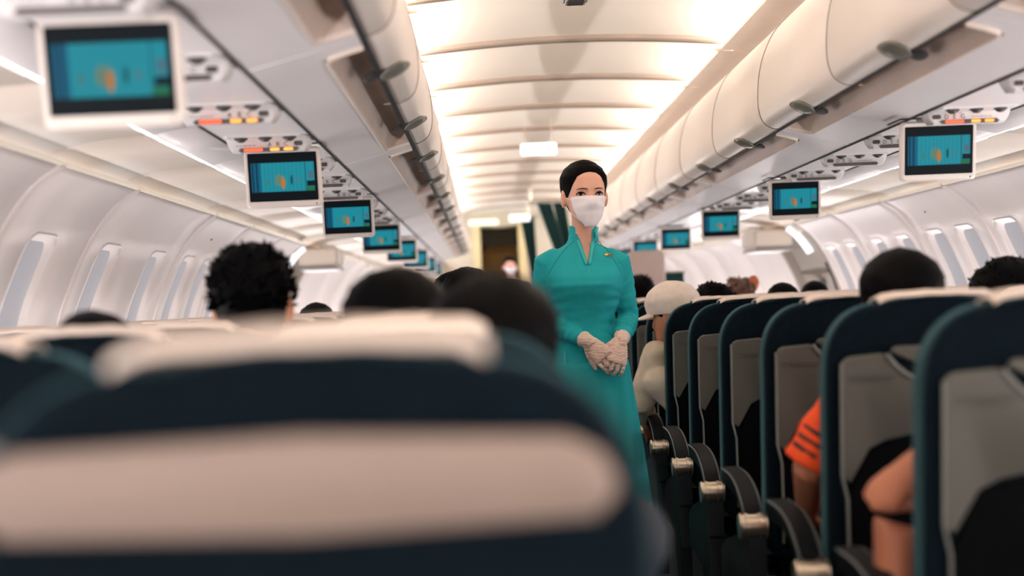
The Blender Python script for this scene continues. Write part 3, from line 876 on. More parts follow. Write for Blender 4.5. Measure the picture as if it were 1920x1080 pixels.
def side_post_mesh():
    p = MB(); p.rings([[Vector((x, y, z)) for x, y in ((-.024*k, .075), (.024*k, .075), (.024*k, .12), (-.024*k, .12))] for z, k in ((.51, 1), (.40, 1), (.25, .8))])
    p.poly([(-.02, y, z) for y, z in ((.12, .30), (.30, .28), (.24, .02), (.16, .02))], (.04, 0, 0))
    return p.mesh('leg', M_FRAME, False)
def leg_mesh():
    p = MB(); p.tube([(0, .20, .37), (0, .17, .02)], .016, 8); p.tube([(0, .55, .37), (0, .60, .02)], .016, 8); p.box(-.02, .02, .13, .64, 0, .02, .006)
    return p.mesh('leg', M_FRAME, True, 40)
def bar_mesh():
    p = MB(); p.tube([(-.245, 0, .355), (.245, 0, .355)], .018, 8)
    return p.mesh('crossbar', M_FRAME, True, 40)
SEAT = dict(backrest=backrest_mesh(), shell=panel_mesh('tray_table', shell_outline(), M_SHELL, .004, -.012), latch=panel_mesh('table_latch', crescent(), M_SHELL, .002, -.012, .003),
            rim=rim_mesh(), cover=cover_mesh(), pocket=pocket_mesh(), cushion=cushion_mesh(), armrest=armrest_mesh(), edge=armedge_mesh(), hinge=hinge_mesh(),
            side=side_frame_mesh(), post=side_post_mesh(), leg=leg_mesh(), bar=bar_mesh())
SEAT['print'] = text_mesh('Th\u1eaft d\u00e2y an to\u00e0n trong khi ng\u1ed3i\nFasten seat belt while seated', .0078, M_TEXT, 'LEFT', .0002)
SEAT['button'] = (lambda p: p.mesh('coat_hook', M_SHELLR))(MB().sphere((0, 0, 0), (.010, .006, .010), 10, 8))
# variant for the nearest seat: higher, shallower table panel
def near_shell():
    pts = [(-.216, 1.000), (-.216, 1.020), (-.209, 1.036), (-.19, 1.043), (0, 1.048), (.175, 1.040), (.198, 1.028), (.206, 1.010), (.206, 1.000), (.192, .986), (0, .980), (-.20, .986)]
    return panel_mesh('tray_table', pts, M_SHELL2, .004, -.012)
M_SHELL2 = mat('near_seat_shell_plastic', (146, 130, 120), .5, var=.04, bump=.2, bscale=900)
def make_seat(aisle, near=False, outer=0):
    r = empty('airline_seat', (0, 0, 0))
    link('backrest', SEAT['backrest'], r); link('seat_cushion', SEAT['cushion'], r); link('crossbar', SEAT['bar'], r, (0, .22, 0)); link('crossbar', SEAT['bar'], r, (0, .54, 0))
    link('headrest_cover', SEAT['cover'], r)
    if near: link('tray_table', near_shell(), r)
    else:
        tt = link('tray_table', SEAT['shell'], r); link('rim_highlight', SEAT['rim'], tt); link('table_latch', SEAT['latch'], r)
        t = link('printed_notice', SEAT['print'], tt, sp(-.190, .942, -.0126)); t.rotation_euler = (PI/2 + math.atan(TILT)*1.0, 0, 0)
        link('seat_pocket', SEAT['pocket'], r)
    for s in (-1, 1):
        if s == aisle:
            a = link('armrest', SEAT['armrest'], r, (s*.262, 0, 0)); link('edge_highlight', SEAT['edge'], a)
            link('hinge', SEAT['hinge'], r, (s*.268, 0, 0)); link('side_frame', SEAT['side'], r, (s*.262, 0, 0)); link('leg', SEAT['post'], r, (s*.262, 0, 0))
        else:
            if outer == s:                       # one shared armrest between neighbours
                a = link('armrest', SEAT['armrest'], r, (s*.2575, .02, -.0)); link('edge_highlight', SEAT['edge'], a)
            link('leg', SEAT['leg'], r, (s*.17, 0, 0))
    return r
ROW0, PITCH = 2.70, .79
SX = {('left', 0): -.540, ('left', 1): -1.055, ('left', 2): -1.600 + .0, ('right', 0): .512, ('right', 1): 1.026, ('right', 2): 1.572}
SX[('left', 2)] = -1.560
protos = {}
pos_name = ['aisle', 'middle', 'window']
seat_count = {}
for side in ('left', 'right'):
    for c in (0, 1, 2):
        for k in range(-2, 10):
            y = ROW0 + PITCH*k
            if side == 'right' and (c == 0 and k < 0 or c == 1 and k < 1 or c == 2 and k < 3): continue
            if side == 'left' and (c == 1 and k < -1 or c == 2 and k < 1): continue
            n = seat_count.get((side, c), 0); seat_count[(side, c)] = n+1
            near = side == 'left' and c == 0 and k == -2
            ais = (1 if side == 'left' else -1) if c == 0 else 0
            key = (ais, near, side, c)
            if key not in protos:
                r = make_seat(ais, near, (-1 if side == 'left' else 1) if c < 2 else 0); protos[key] = r
            else: r = copy_tree(protos[key])
            r.location = (SX[(side, c)], y, 0)
            if near: lab = 'navy airline seat seen close from behind with white headrest cover, filling the lower left'
            else: lab = 'navy seat with white headrest cover, %s column left of the aisle, %s from the camera' % (pos_name[c], nth(n)) if side == 'left' else \
                      'navy seat with beige table, %s column right of the aisle, %s from the camera' % (pos_name[c], nth(n))
            if c == 2 and side == 'right': r.location.x = 1.535
            tag(r, lab, 'seat', 'airline seats %s of the aisle' % side)
# booklet sticking out of the nearest right seat's pocket
p = MB(); p.box(-.05, .05, -.004, .004, -.03, .10, .001); bk = p.build('booklet', mat('booklet_yellow', (212, 176, 60), .5))
tag(bk, 'yellow and white booklet in the seat pocket of the nearest right seat', 'booklet'); bk.location = (.60, ROW0+.045, .80); bk.rotation_euler = (-math.atan(TILT), 0, 0)
bk.location = (.655, ROW0 + (1.10-.74)*TILT - .016, .735)
p = MB(); p.box(-.012, .050, -.0055, -.0042, -.025, .095); p.build('cover_print', mat('booklet_white', (225, 225, 225), .5), bk)

# ---- folded jump seat back and curtains at the far end
M_PAD = mat('grey_beige_padding', (168, 148, 140), .8, var=.04)
p = MB(); rg = []
def rr(hw, z0, z1, r, y, rb=.004):
    c_ = (z0+z1)/2; return [Vector((a, y, c_+b)) for a, b in rrect(hw, (z1-z0)/2, r, 6)]
p.rings([rr(.125, .30, 1.455, .035, 0), rr(.134, .29, 1.463, .04, .012), rr(.134, .29, 1.463, .04, .07), rr(.125, .30, 1.455, .035, .082)])
js_ = empty('jump_seat', (.762, 12.40, 0), 0, 'tall grey-beige padded crew seat back standing by the right exit', 'crew seat')
p.build('backrest', M_PAD, js_); p = MB(); p.box(-.13, .13, .0, .09, 0, .30, .01); p.build('base', M_FRAME, js_)
p = MB(); p.box(-.12, .12, -.30, 0, .42, .47, .015); p.build('seat', M_NAVYS, js_)
M_CURT = mat('dark_green_curtain', (22, 62, 62), .85, var=.15, vscale=20)
def curtain(name, x0a, x1a, x0b, x1b, z1, zb, y, n=9, amp=.018, slit=False, x0c=None, x1c=None, z0=.3, depth=.05):
    p = MB(); rows = []
    zs = [z1 - (z1-z0)*i/20 for i in range(21)]
    N = n*4
    for z in zs:
        if z >= zb: t = (z1-z)/(z1-zb); a, b = lerp(x0a, x0b, t), lerp(x1a, x1b, t)
        else:
            t = (zb-z)/(zb-z0); a, b = lerp(x0b, x0c if x0c is not None else x0b, t), lerp(x1b, x1c if x1c is not None else x1b, t)
        front = [Vector((lerp(a, b, k/N), y + amp*math.sin(2*PI*k*n/N + z), z)) for k in range(N+1)]
        back = [Vector((v.x, v.y+.004, v.z)) for v in front[::-1]]
        rows.append(front + back)
    p.rings(rows); return p.mesh(name, M_CURT, True, 60)
ct = link('curtain', curtain('curtain', .02, .19, .115, .205, 2.11, 1.50, 20.0, x0c=.08, x1c=.24))
tag(ct, 'dark green gathered curtain hanging in the aisle, the farther and narrower one', 'curtain')
root = empty('curtain', (0, 17.3, 0), 0, 'dark green curtain pulled aside with a slit of light, behind the crew member', 'curtain')
link('fabric', curtain('fabric', .135, .285, .40, .50, 2.12, 1.30, 0, 5, x0c=.40, x1c=.50), root)
link('fabric', curtain('fabric', .300, .425, .46, .545, 2.12, 1.30, .03, 5, x0c=.43, x1c=.56), root)
p = MB(); p.tube([(.05, 0, 2.135), (.62, 0, 2.135)], .012, 10); p.build('rail', M_METAL, root)
for x in (.08, .6):
    p = MB(); p.tube([(x, 0, 2.135), (x, 0, 2.27)], .006, 8); p.build('hanger', M_METAL, root)
p = MB(); p.tube([(.0, 20.0, 2.12), (.24, 20.0, 2.12)], .012, 10); p.tube([(.12, 20.0, 2.12), (.12, 20.0, 2.27)], .006, 8); p.build('rail', M_METAL, ct)
gc = link('curtain', curtain('curtain', .955, 1.10, .955, 1.10, 1.30, .8, 13.0, 10, .008, z0=.2)); tag(gc, 'small dark green pleated curtain beside the grey padded crew seat back', 'curtain')
p = MB(); p.tube([(.93, 13.0, 0), (.93, 13.0, 1.31)], .01, 8); p.tube([(.93, 13.0, 1.305), (1.11, 13.0, 1.305)], .008, 8); p.build('rail', M_METAL, gc)

# ================================================================== PEOPLE
HT = {  # head profiles by height fraction chin 0 -> crown 1 (units: head height = 1)
 'w': [(0, .06), (.04, .135), (.12, .205), (.25, .262), (.38, .300), (.5, .322), (.62, .336), (.75, .330), (.86, .280), (.94, .190), (.985, .09), (1, .0)],
 'f': [(0, .34), (.04, .375), (.12, .385), (.22, .385), (.36, .390), (.5, .385), (.62, .395), (.75, .375), (.86, .300), (.94, .19), (.985, .09), (1, .0)],
 'b': [(0, -.20), (.04, -.10), (.12, .05), (.25, .22), (.38, .34), (.5, .40), (.62, .43), (.75, .42), (.86, .34), (.94, .22), (.985, .1), (1, .0)]}
def head_pt(th, t, off=0, H=1.0, feat=True):
    """th angle from the face direction (-y), + is the head's left (+x); t height fraction"""
    w_, f_, b_ = interp(HT['w'], t), interp(HT['f'], t), interp(HT['b'], t)
    cy = (f_ - b_)/2; ry = (f_ + b_)/2            # centre forward, half depth
    s, c = math.sin(th), math.cos(th)
    e = .92
    x = w_*math.copysign(abs(s)**e, s); y = -(cy + ry*math.copysign(abs(c)**e, c))
    if feat and abs(th) < 1.3:
        X = x
        def g(cx, ct, sx, st): return math.exp(-((X-cx)/sx)**2 - ((t-ct)/st)**2)
        y -= .085*g(0, .345, .048, .045) + .055*g(0, .42, .034, .07) + .030*g(0, .19, .10, .018) + .028*g(0, .145, .09, .018) + .03*g(0, .03, .09, .04)
        y += .050*g(.135, .475, .075, .042) + .050*g(-.135, .475, .075, .042)
        y -= .020*g(.14, .555, .10, .025) + .020*g(-.14, .555, .10, .025) - .012*g(0, .53, .05, .04)
        y -= .016*g(.17, .36, .09, .05) + .016*g(-.17, .36, .09, .05)
    n = Vector((x/max(w_, .02)**2, (y+cy)/max(ry, .02)**2, 0))
    if n.length < 1e-6: n = Vector((0, 0, 1))
    n.normalize(); up = max(0, (t-.62)/.38)**1.6; lo = max(0, (.10-t)/.1)
    n = (n*(1-up) + Vector((0, 0, up)) - Vector((0, 0, lo*.4))).normalized()
    return (Vector((x, y, t)) + n*off)*H
def head_into(mb, M, H, neck=True, nr=.052, neck_to=None, ears=True):
    nth_, nt = 48, 34; rg = []
    ts = [0.004 + .992*(i/nt) for i in range(nt)] + [.996, .9995]
    for t in ts: rg.append([M @ head_pt(-PI + 2*PI*j/nth_, t, 0, H) for j in range(nth_)])
    mb.rings(rg)
    if ears:
        for s in (-1, 1):
            pts = []
            rot = Matrix.Rotation(s*.35, 3, 'Z')
            tmp = MB(); tmp.sphere((0, 0, 0), (.040*H, .085*H, .150*H), 14, 10, rot)
            mb.add([M @ (v + Vector((s*.345*H, .02*H, .42*H))) for v in tmp.v], tmp.f)
    if neck:
        a = M @ (Vector((0, .07, .22))*H); b = neck_to if neck_to is not None else M @ (Vector((0, .12, -.22))*H)
        mb.tube([a, a.lerp(b, .5), b], [nr*.98, nr*.96, nr*1.12], 20)
def hairline(th, style):
    a = abs(th)
    if style == 'woman': return interp([(0, .845), (.45, .82), (.8, .67), (1.05, .53), (1.3, .44), (1.65, .42), (1.9, .20), (2.4, .12), (PI, .10)], a)
    if style == 'short': return interp([(0, .80), (.5, .78), (.9, .62), (1.2, .50), (1.45, .47), (1.75, .42), (2.0, .20), (2.5, .10), (PI, .08)], a)
    if style == 'man': return interp([(0, .80), (.5, .78), (.9, .62), (1.2, .52), (1.45, .47), (1.7, .40), (1.95, .0), (2.3, -.2), (PI, -.28)], a)
    if style == 'bob': return interp([(0, .78), (.5, .74), (.9, .5), (1.15, .0), (1.5, -.15), (2.4, -.25), (PI, -.28)], a)
def hair_mesh(M, H, style, thick, m, rough=0, seed=0, strands=0, top=0):
    p = MB(); nth_, nt = 56, 22; rg = []
    for i in range(nt+1):
        q = i/nt; ring = []
        for j in range(nth_):
            th = -PI + 2*PI*j/nth_; h0 = hairline(th, style); t = h0 + (.9995-h0)*q**.85
            th_ = thick*(.18 + .82*min(1, q*3.2)) + top*max(0, (t-.6)/.4)
            v = head_pt(th, max(.02, t), th_, H, False)
            if t < .02: v.z += (t-.02)*H
            if rough:
                nz = noise.noise(Vector((v.x*28+seed, v.y*28, v.z*28)))*.6 + noise.noise(Vector((v.x*70+seed, v.y*70, v.z*70)))*.4
                v += v.normalized()*0 + (Vector((v.x, v.y, v.z-.5*H)).normalized())*nz*rough*min(1, q*4)
            ring.append(M @ v)
        rg.append(ring)
    p.rings(rg)
    rnd = random.Random(seed+5)
    for k in range(strands):
        th = rnd.uniform(-PI, PI); h0 = hairline(th, style); t = rnd.uniform(max(h0, .45), .97)
        a = head_pt(th, t, thick*.8+top*.5, H, False); n = (a - Vector((0, 0, .5*H))).normalized()
        d = (n + Vector((rnd.uniform(-1, 1), rnd.uniform(-1, 1), rnd.uniform(-.2, 1)))*.8).normalized(); L = rnd.uniform(.5, 1)*rough*1.6
        b = a + d*L*.6 + n*L*.2; c = b + (d+Vector((rnd.uniform(-.6, .6), rnd.uniform(-.6, .6), -.3))).normalized()*L*.5
        p.tube([M @ a, M @ b, M @ c], [.0035, .0026, .0008], 4)
    return p.mesh('hair', m, True, 70)
def finger(mb, base, d, up, length, r, curl, segs=3):
    """tapered finger of three phalanges bending towards -up"""
    pts = [base]; dd = d.normalized(); side = dd.cross(up).normalized(); rr_ = [r]
    for i, f_ in enumerate((.46, .30, .24)):
        if i > 0 or True: dd = (Matrix.Rotation(-curl*(.6 if i == 0 else 1), 3, side) @ dd).normalized()
        pts.append(pts[-1] + dd*length*f_); rr_.append(r*(.93, .85, .70)[i])
    mb.limb(pts, rr_, 10); return pts
def hand(mb, wrist, d, palm_n, side, size=.175, curl=(.45, .5, .5, .55), thumb=(.5, .3), r=.0085, spread=.06):
    """d: wrist->knuckles, palm_n: out of the back of the hand, side: +1 thumb along d x palm_n"""
    d = d.normalized(); n = (palm_n - d*palm_n.dot(d)).normalized(); x = d.cross(n).normalized()*side
    L = size*.50; W = size*.22
    rg = []
    for t, wd, tk in ((-.12, .62, .0165), (0, .62, .0165), (.25, .80, .0155), (.6, 1.0, .0145), (.92, 1.02, .012), (1.03, .9, .009)):
        c = wrist + d*L*t
        rg.append([c + x*W*wd*math.cos(a) + n*tk*math.sin(a) for a in [2*PI*k/16 for k in range(16)]])
    mb.rings(rg)
    lens = (.40, .445, .415, .33)
    for i in range(4):
        o = (.75 - .5*i)*W
        base = wrist + d*L*(.90 - (.05 if i in (0, 3) else 0)) + x*o
        finger(mb, base, (d + x*spread*(1.5-i)), n, size*lens[i], r*(1, 1.03, 1, .88)[i], curl[i])
    b = wrist + d*L*.18 + x*W*.62 - n*.004
    dd = (d*math.cos(thumb[0]+.3) + x*math.sin(thumb[0]+.3) - n*thumb[1]).normalized()
    p1 = b + dd*size*.20; p2 = p1 + (dd + d*.35).normalized()*size*.16; p3 = p2 + (dd*.6 + d*.6).normalized()*size*.12
    mb.limb([b - dd*.01, p1, p2, p3], [r*1.55, r*1.3, r*1.1, r*.85], 10)
def ellring(cx, cy, z, rx, ry, n=28, e=.9, tilt=0):
    out = []
    for k in range(n):
        a = 2*PI*k/n; c, s = math.cos(a), math.sin(a)
        out.append(Vector((cx + rx*math.copysign(abs(c)**e, c), cy + ry*math.copysign(abs(s)**e, s), z + tilt*s*ry)))
    return out

# ---------------------------------------------------------------- cabin crew member
def build_crew():
    root = empty('person', (0, 6.3, 0), 0, 'standing crew member in turquoise tunic, white mask and gloves, hands clasped in the aisle', 'person')
    H = .231
    HM = Matrix.Translation((-.039, -.005, 1.402)) @ Matrix.Rotation(math.radians(13), 4, 'Z') @ Matrix.Rotation(math.radians(2), 4, 'X')
    # --- body: head, neck, torso, arms and legs in one surface
    b = MB(); head_into(b, HM, H, True, .046, Vector((-.047, .03, 1.325)))
    cx = -.052
    tors = [(1.325, .050, .050, .03), (1.30, .115, .062, .028), (1.27, .140, .075, .02), (1.20, .132, .088, .005), (1.12, .118, .084, .005), (1.04, .098, .072, .012), (.96, .112, .085, .02), (.88, .145, .105, .02), (.80, .15, .105, .02)]
    b.rings([ellring(cx, y, z, rx, ry) for z, rx, ry, y in tors])
    for s, wrx in ((-1, 1), (1, 1)):
        b.limb([(cx+s*.075, .02, .84), (cx+s*.075, .015, .50), (cx+s*.07, .025, .10)], [.075, .050, .034], 16)
        b.limb([(cx+s*.07, .03, .07), (cx+s*.075, -.10, .045)], [.036, .028], 12)
    SH = {-1: Vector((-.188, .015, 1.268)), 1: Vector((.078, .005, 1.262))}
    EL = {-1: Vector((-.214, .045, 1.055)), 1: Vector((.110, .035, 1.050))}
    WR = {-1: Vector((-.050, -.150, .975)), 1: Vector((.064, -.135, .972))}
    for s in (-1, 1): b.limb([SH[s], EL[s], WR[s]], [.038, .032, .023], 16)
    me = fuse(b, .0055, 2); setmat(me, M_SKINC); link('body', me, root)
    # --- eyes, brows, lashes
    def hp(th, t, off): return HM @ head_pt(th, t, off, H)
    for s in (-1, 1):
        E0, E1, TC = .215, .655, .478
        def up(u): return .036*math.sin(PI*u)**.75 - .004*u
        def dn(u): return -.020*math.sin(PI*u)**.9 - .002*u + .004
        e = MB(); rows = []
        for i in range(13):
            u = i/12; th = lerp(E0, E1, u); rows.append([hp(s*th, TC + lerp(dn(u), up(u), j/6), .013 + .010*math.sin(PI*u)*math.sin(PI*j/6)) for j in range(7)])
        e.rings(rows, cap=False, closed_loop=False); eye = e.build('eye', M_EYEW, root)
        for nm_, m_, rr_, oo in (('iris', M_IRIS, 1.0, .0014), ('pupil', M_PUP, .48, .0019)):
            e = MB(); cu = .46; ring = []; 
            for k in range(20):
                al = 2*PI*k/20; u = cu + .185*rr_*math.cos(al); tt = .010 + .029*rr_*math.sin(al); tt = max(dn(u)+.001, min(up(u)-.004, tt))
                ring.append(hp(s*lerp(E0, E1, u), TC+tt, .013 + .010*math.sin(PI*u)*.9 + oo*3))
            cc = hp(s*lerp(E0, E1, cu), TC+.010, .013+.010+oo*3)
            e.add([cc] + ring, [(0, 1+k, 1+(k+1) % 20) for k in range(20)]); e.build(nm_, m_, eye)
        e = MB(); pts = [hp(s*lerp(E0-.01, E1+.03, k/10), TC + up(k/10) + (.003 if k == 10 else 0), .022) for k in range(11)]
        e.tube(pts, [.0008, .0016, .0021, .0024, .0025, .0025, .0025, .0024, .0021, .0016, .0008], 6); e.build('eyelash', M_HAIR, root)
        e = MB(); pts = [hp(s*lerp(E0, E1, k/10), TC + dn(k/10), .016) for k in range(11)]
        e.tube(pts, .0006, 5); e.build('lower_lid', M_BROW, root)
        e = MB(); pts = [hp(s*lerp(E0-.01, E1+.02, k/10), TC + up(k/10) + .020*math.sin(PI*k/10)+.002, .010) for k in range(11)]
        e.tube(pts, .0009, 5); e.build('eyelid', M_LIP, root)
        e = MB(); pts = [hp(s*lerp(.14, .66, k/8), .560 + .020*math.sin(PI*k/8*.8) - .012*k/8, .010) for k in range(9)]
        e.tube(pts, [.0014, .0024, .0027, .0027, .0025, .0022, .0018, .0014, .0008], 6); e.build('eyebrow', M_BROW, root)
    # --- hair: combed back with a low bun
    hair = link('hair', hair_mesh(HM, H, 'woman', .034, M_HAIR, 0, 3, 0, .014), root)
    p = MB(); p.sphere(HM @ (Vector((0, .50, .42))*H), (.042, .036, .040), 20, 12); p.build('hair_bun', M_HAIR, hair)
    # --- pleated mask
    p = MB(); rows = []
    for i in range(17):
        q = i/16; t = lerp(-.005, .440, q); row = []
        for k in range(25):
            a = lerp(-1.0, 1.0, k/24); th = a*(1.05 + .10*math.sin(PI*q))
            tt = t + (.035*(1-abs(a)**1.5) if q > .9 else 0)*0 + .030*(1-a*a)*(q-.3) - .02*a*a*(1-q)
            off = .026 + .055*math.exp(-(a/.42)**2)*math.exp(-((q-.62)/.30)**2) + .030*math.exp(-(a/.6)**2)*math.exp(-((q-.12)/.2)**2) - .010*abs(a)**6
            off += .060*math.exp(-(a/.26)**2)*math.exp(-((q-.80)/.16)**2)
            if q > .95: off -= .006*(abs(a) > .3)
            off += .006*math.sin(q*PI*7)*(1-.3*abs(a)) + .004*noise.noise(Vector((a*6, q*9, 1)))
            v = head_pt(th, max(.02, tt), off, H, False)
            if tt < .02: v.z += (tt-.02)*H; 
            row.append(HM @ v)
        rows.append(row)
    p.rings(rows, cap=False, closed_loop=False); mk = p.mesh('mask', M_MASK, True, 60)
    mo = link('face_mask', mk, root); so = mo.modifiers.new('t', 'SOLIDIFY'); so.thickness = .0012
    for s in (-1, 1):
        for q, t2 in ((.40, .47), (.06, .33)):
            p = MB(); a = HM @ head_pt(s*1.04, q+.005, .03, H, False); c = HM @ (Vector((s*.36, .05, t2))*H)
            p.tube([a, a.lerp(c, .5) + (c-a).normalized().cross(Vector((0, 0, 1)))*s*.002, c], .0012, 6); p.build('ear_loop', M_MASK, mo)
    p = MB(); p.sphere(HM @ (Vector((-.392, -.02, .34))*H), .0028, 8, 6); p.build('earring', M_GOLD, root)
    # --- tunic top with sleeves, one cloth
    b = MB()
    tun = [(1.372, .048, .050, .030), (1.350, .051, .054, .030), (1.335, .060, .060, .03), (1.318, .090, .066, .028), (1.300, .124, .074, .024), (1.275, .146, .084, .018), (1.245, .150, .094, .010), (1.21, .146, .108, -.004), (1.18, .141, .114, -.010), (1.15, .134, .108, -.006), (1.11, .123, .094, .002), (1.06, .108, .083, .010), (1.02, .106, .083, .014), (.97, .118, .096, .018), (.92, .140, .110, .02), (.87, .158, .120, .02)]
    b.rings([ellring(cx + (.0), y, z, rx, ry, 36) for z, rx, ry, y in tun])
    for s in (-1, 1):
        sh, el, wr = SH[s], EL[s], WR[s]; d = (wr-el).normalized()
        b.limb([sh + Vector((-s*.03, .0, .008)), sh, sh.lerp(el, .35), sh.lerp(el, .75), el, el.lerp(wr, .3), el.lerp(wr, .65), wr - d*.034], [.046, .0475, .047, .041, .039, .039, .033, .029], 20)
    me = fuse(b, .0052, 3)
    # cloth wrinkles: ripples that follow the sleeves and the waist
    def ripple(co):
        amp = 0
        for s in (-1, 1):
            for a, c, f0, A in ((SH[s], EL[s], 7, .0022), (EL[s], WR[s], 9, .0034)):
                ab = c-a; t = max(0, min(1, (co-a).dot(ab)/ab.length_squared)); dist = (co - (a+ab*t)).length
                if dist < .055:
                    ph = t*f0*2*PI + noise.noise(co*9)*7 + (co.x*s+co.y)*55
                    amp += A*math.sin(ph)*(.25 + .75*abs(math.sin(t*PI*1.0 + .4)))*max(0, 1-dist/.055*.2)*(.55 if t < .5 and A < .003 else 1)
        if abs(co.x-cx) < .13 and .9 < co.z < 1.2 and co.y < .12:
            side_w = min(1, abs(co.x-cx)/.09)**2
            amp += .0026*math.sin((co.z*1.0 + (co.x-cx)*.35*(1 if co.x > cx else -1))*2*PI*26 + noise.noise(co*8)*5)*side_w*math.exp(-((co.z-1.08)/.08)**2)
        amp += .0012*noise.noise(co*26)
        return amp
    displace(me, ripple)
    setmat(me, M_TUNIC); tunic = link('tunic', me, root)
    # neck opening: cut a V down the front
    cut = MB(); vx = -.040
    cut.poly([(vx-.034, -.20, 1.395), (vx+.036, -.20, 1.395), (vx+.0295, -.20, 1.358), (vx+.002, -.20, 1.262), (vx-.0275, -.20, 1.358)], (0, .235, 0))
    cm = cut.mesh('cut', M_TUNIC, False); co_ = bpy.data.objects.new('cut', cm); COL.objects.link(co_)
    co_.parent = root
    bo = tunic.modifiers.new('b', 'BOOLEAN'); bo.object = co_; bo.operation = 'DIFFERENCE'; bo.solver = 'EXACT'
    bpy.context.view_layer.update()
    dg = bpy.context.evaluated_depsgraph_get(); me2 = bpy.data.meshes.new_from_object(tunic.evaluated_get(dg))
    tunic.modifiers.clear(); tunic.data = me2; bpy.data.objects.remove(co_)
    me2.materials.clear(); me2.materials.append(M_TUNIC)
    for q in me2.polygons: q.material_index = 0; q.use_smooth = True
    # standing collar flaps along the V
    bvh = None
    from mathutils.bvhtree import BVHTree
    bm = bmesh.new(); bm.from_mesh(me2); tree = BVHTree.FromBMesh(bm); bm.free()
    def front(x, z, off=.003):
        h = tree.ray_cast(Vector((x, -.4, z)), Vector((0, 1, 0)))
        return Vector((x, (h[0].y if h[0] else -.03) - off, z))
    for s in (-1, 1):
        p = MB(); rows = []
        for k in range(15):
            q = k/14; z = lerp(1.394, 1.256, q); xi = vx + .001 + s*lerp(.036, -.001, q**.9); wd = lerp(.016, .013, q)
            row = []
            for j in range(5):
                x = xi + s*wd*j/4; yy = front(x + s*.004, z, .0025).y
                if q < .45: yy = lerp(-.016 + abs(x-vx)*.55, yy, (q/.45)**1.2)
                row.append(Vector((x, yy - .004*math.sin(PI*j/4) - .002, z)))
            rows.append(row)
        p.rings(rows, cap=False, closed_loop=False); o = link('collar_flap', p.mesh('collar_flap', M_TUNICL, True, 60), tunic)
        so = o.modifiers.new('t', 'SOLIDIFY'); so.thickness = .003
    p = MB(); rg = []
    for z, rx, ry, cy in ((1.345, .058, .060, .03), (1.365, .054, .056, .030), (1.402, .0505, .053, .032), (1.402, .0475, .050, .032), (1.35, .048, .050, .03)):
        rg.append([Vector((cx+.006 + rx*math.sin(a), cy - ry*math.cos(a), z + .004*math.cos(a)*-1)) for a in [lerp(.62, 2*PI-.62, k/30) for k in range(31)]])
    p.rings(rg, cap=False, closed_loop=False); link('collar', p.mesh('collar', M_TUNIC, True, 60), tunic)
    p = MB(); p.tube([front(vx+.002, z, .001) for z in (1.262, 1.25, 1.235, 1.22)], .0012, 6); p.build('seam', M_TUNICL, tunic)
    # raglan seams
    for s in (-1, 1):
        p = MB(); p.tube([front(lerp(vx+s*.040, cx+s*.138, (k/10)**.9), lerp(1.345, 1.215, k/10)+.012*math.sin(PI*k/10), .0006) for k in range(11)], .0012, 6); p.build('seam', M_TUNICD, tunic)
    # --- long skirt panels of the tunic over wide trousers
    p = MB(); rows = []
    N = 96
    for i in range(31):
        q = i/30; z = lerp(.90, .22, q); rx = lerp(.150, .212, q**.8); ry = lerp(.118, .17, q**.8); row = []
        for k in range(N):
            a = 2*PI*k/N
            f_ = q**.7*(.010*math.sin(a*9+1.2+q) + .008*math.sin(a*15+2*q) + .006*noise.noise(Vector((math.cos(a)*3, math.sin(a)*3, q*1.5))))
            c, s = math.cos(a), math.sin(a)
            # the side slit where the front panel overlaps
            over = .006 if (s < -.25) else 0
            row.append(Vector((cx+.006*q + (rx+f_+over)*c, .018 + (ry+f_+over)*s, z)))
        rows.append(row)
    p.rings(rows, cap=False); o = link('tunic_skirt', p.mesh('tunic_skirt', M_TUNIC, True, 75), root)
    so = o.modifiers.new('t', 'SOLIDIFY'); so.thickness = .0015
    p = MB(); zz = [lerp(.945, .30, k/12) for k in range(13)]
    p.tube([Vector((cx - lerp(.085, .145, k/12) + .004*math.sin(k), .018 - lerp(.094, .150, k/12), z)) for k, z in enumerate(zz)], .0045, 8); p.build('panel_edge', M_TUNICL, o)
    for s in (-1, 1):
        p = MB(); p.limb([(cx+s*.078, .02, .80), (cx+s*.080, .015, .45), (cx+s*.082, .025, .06)], [.085, .078, .092], 18); p.build('trouser_leg', M_TUNICD, root)
        p = MB(); p.limb([(cx+s*.082, .04, .035), (cx+s*.085, -.10, .028)], [.040, .034], 12); p.build('shoe', M_HAIR, root)
    # --- gloved clasped hands
    g = MB(); w_ = WR[-1] + Vector((-.004, .004, .004))
    hand(g, w_, Vector((.072, -.030, -.085)), Vector((-.55, -.75, .35)), 1, .172, (.55, .65, .75, .85), (.25, .35), .0086)
    d_ = (WR[-1]-EL[-1]).normalized(); g.tube([WR[-1]-d_*.034, WR[-1]-d_*.028, WR[-1]-d_*.015, WR[-1], WR[-1]+Vector((.010, -.004, -.012))], [.031, .030, .026, .0235, .022], 18)
    gm = fuse(g, .0024, 1); glove_fold(gm); setmat(gm, M_GLOVE); link('glove', gm, root)
    g = MB(); w_ = WR[1] + Vector((0, .0, .004))
    hand(g, w_, Vector((-.024, -.036, -.100)), Vector((.35, -.85, .15)), 1, .176, (.85, .75, .65, .45), (.45, .25), .0088)
    d_ = (WR[1]-EL[1]).normalized(); g.tube([WR[1]-d_*.034, WR[1]-d_*.028, WR[1]-d_*.015, WR[1], WR[1]+Vector((-.003, -.004, -.016))], [.031, .030, .026, .0235, .022], 18)
    gm = fuse(g, .0024, 1); glove_fold(gm); setmat(gm, M_GLOVE); link('glove', gm, root)
    # --- winged badge
    c = front(.040, 1.287, .006)
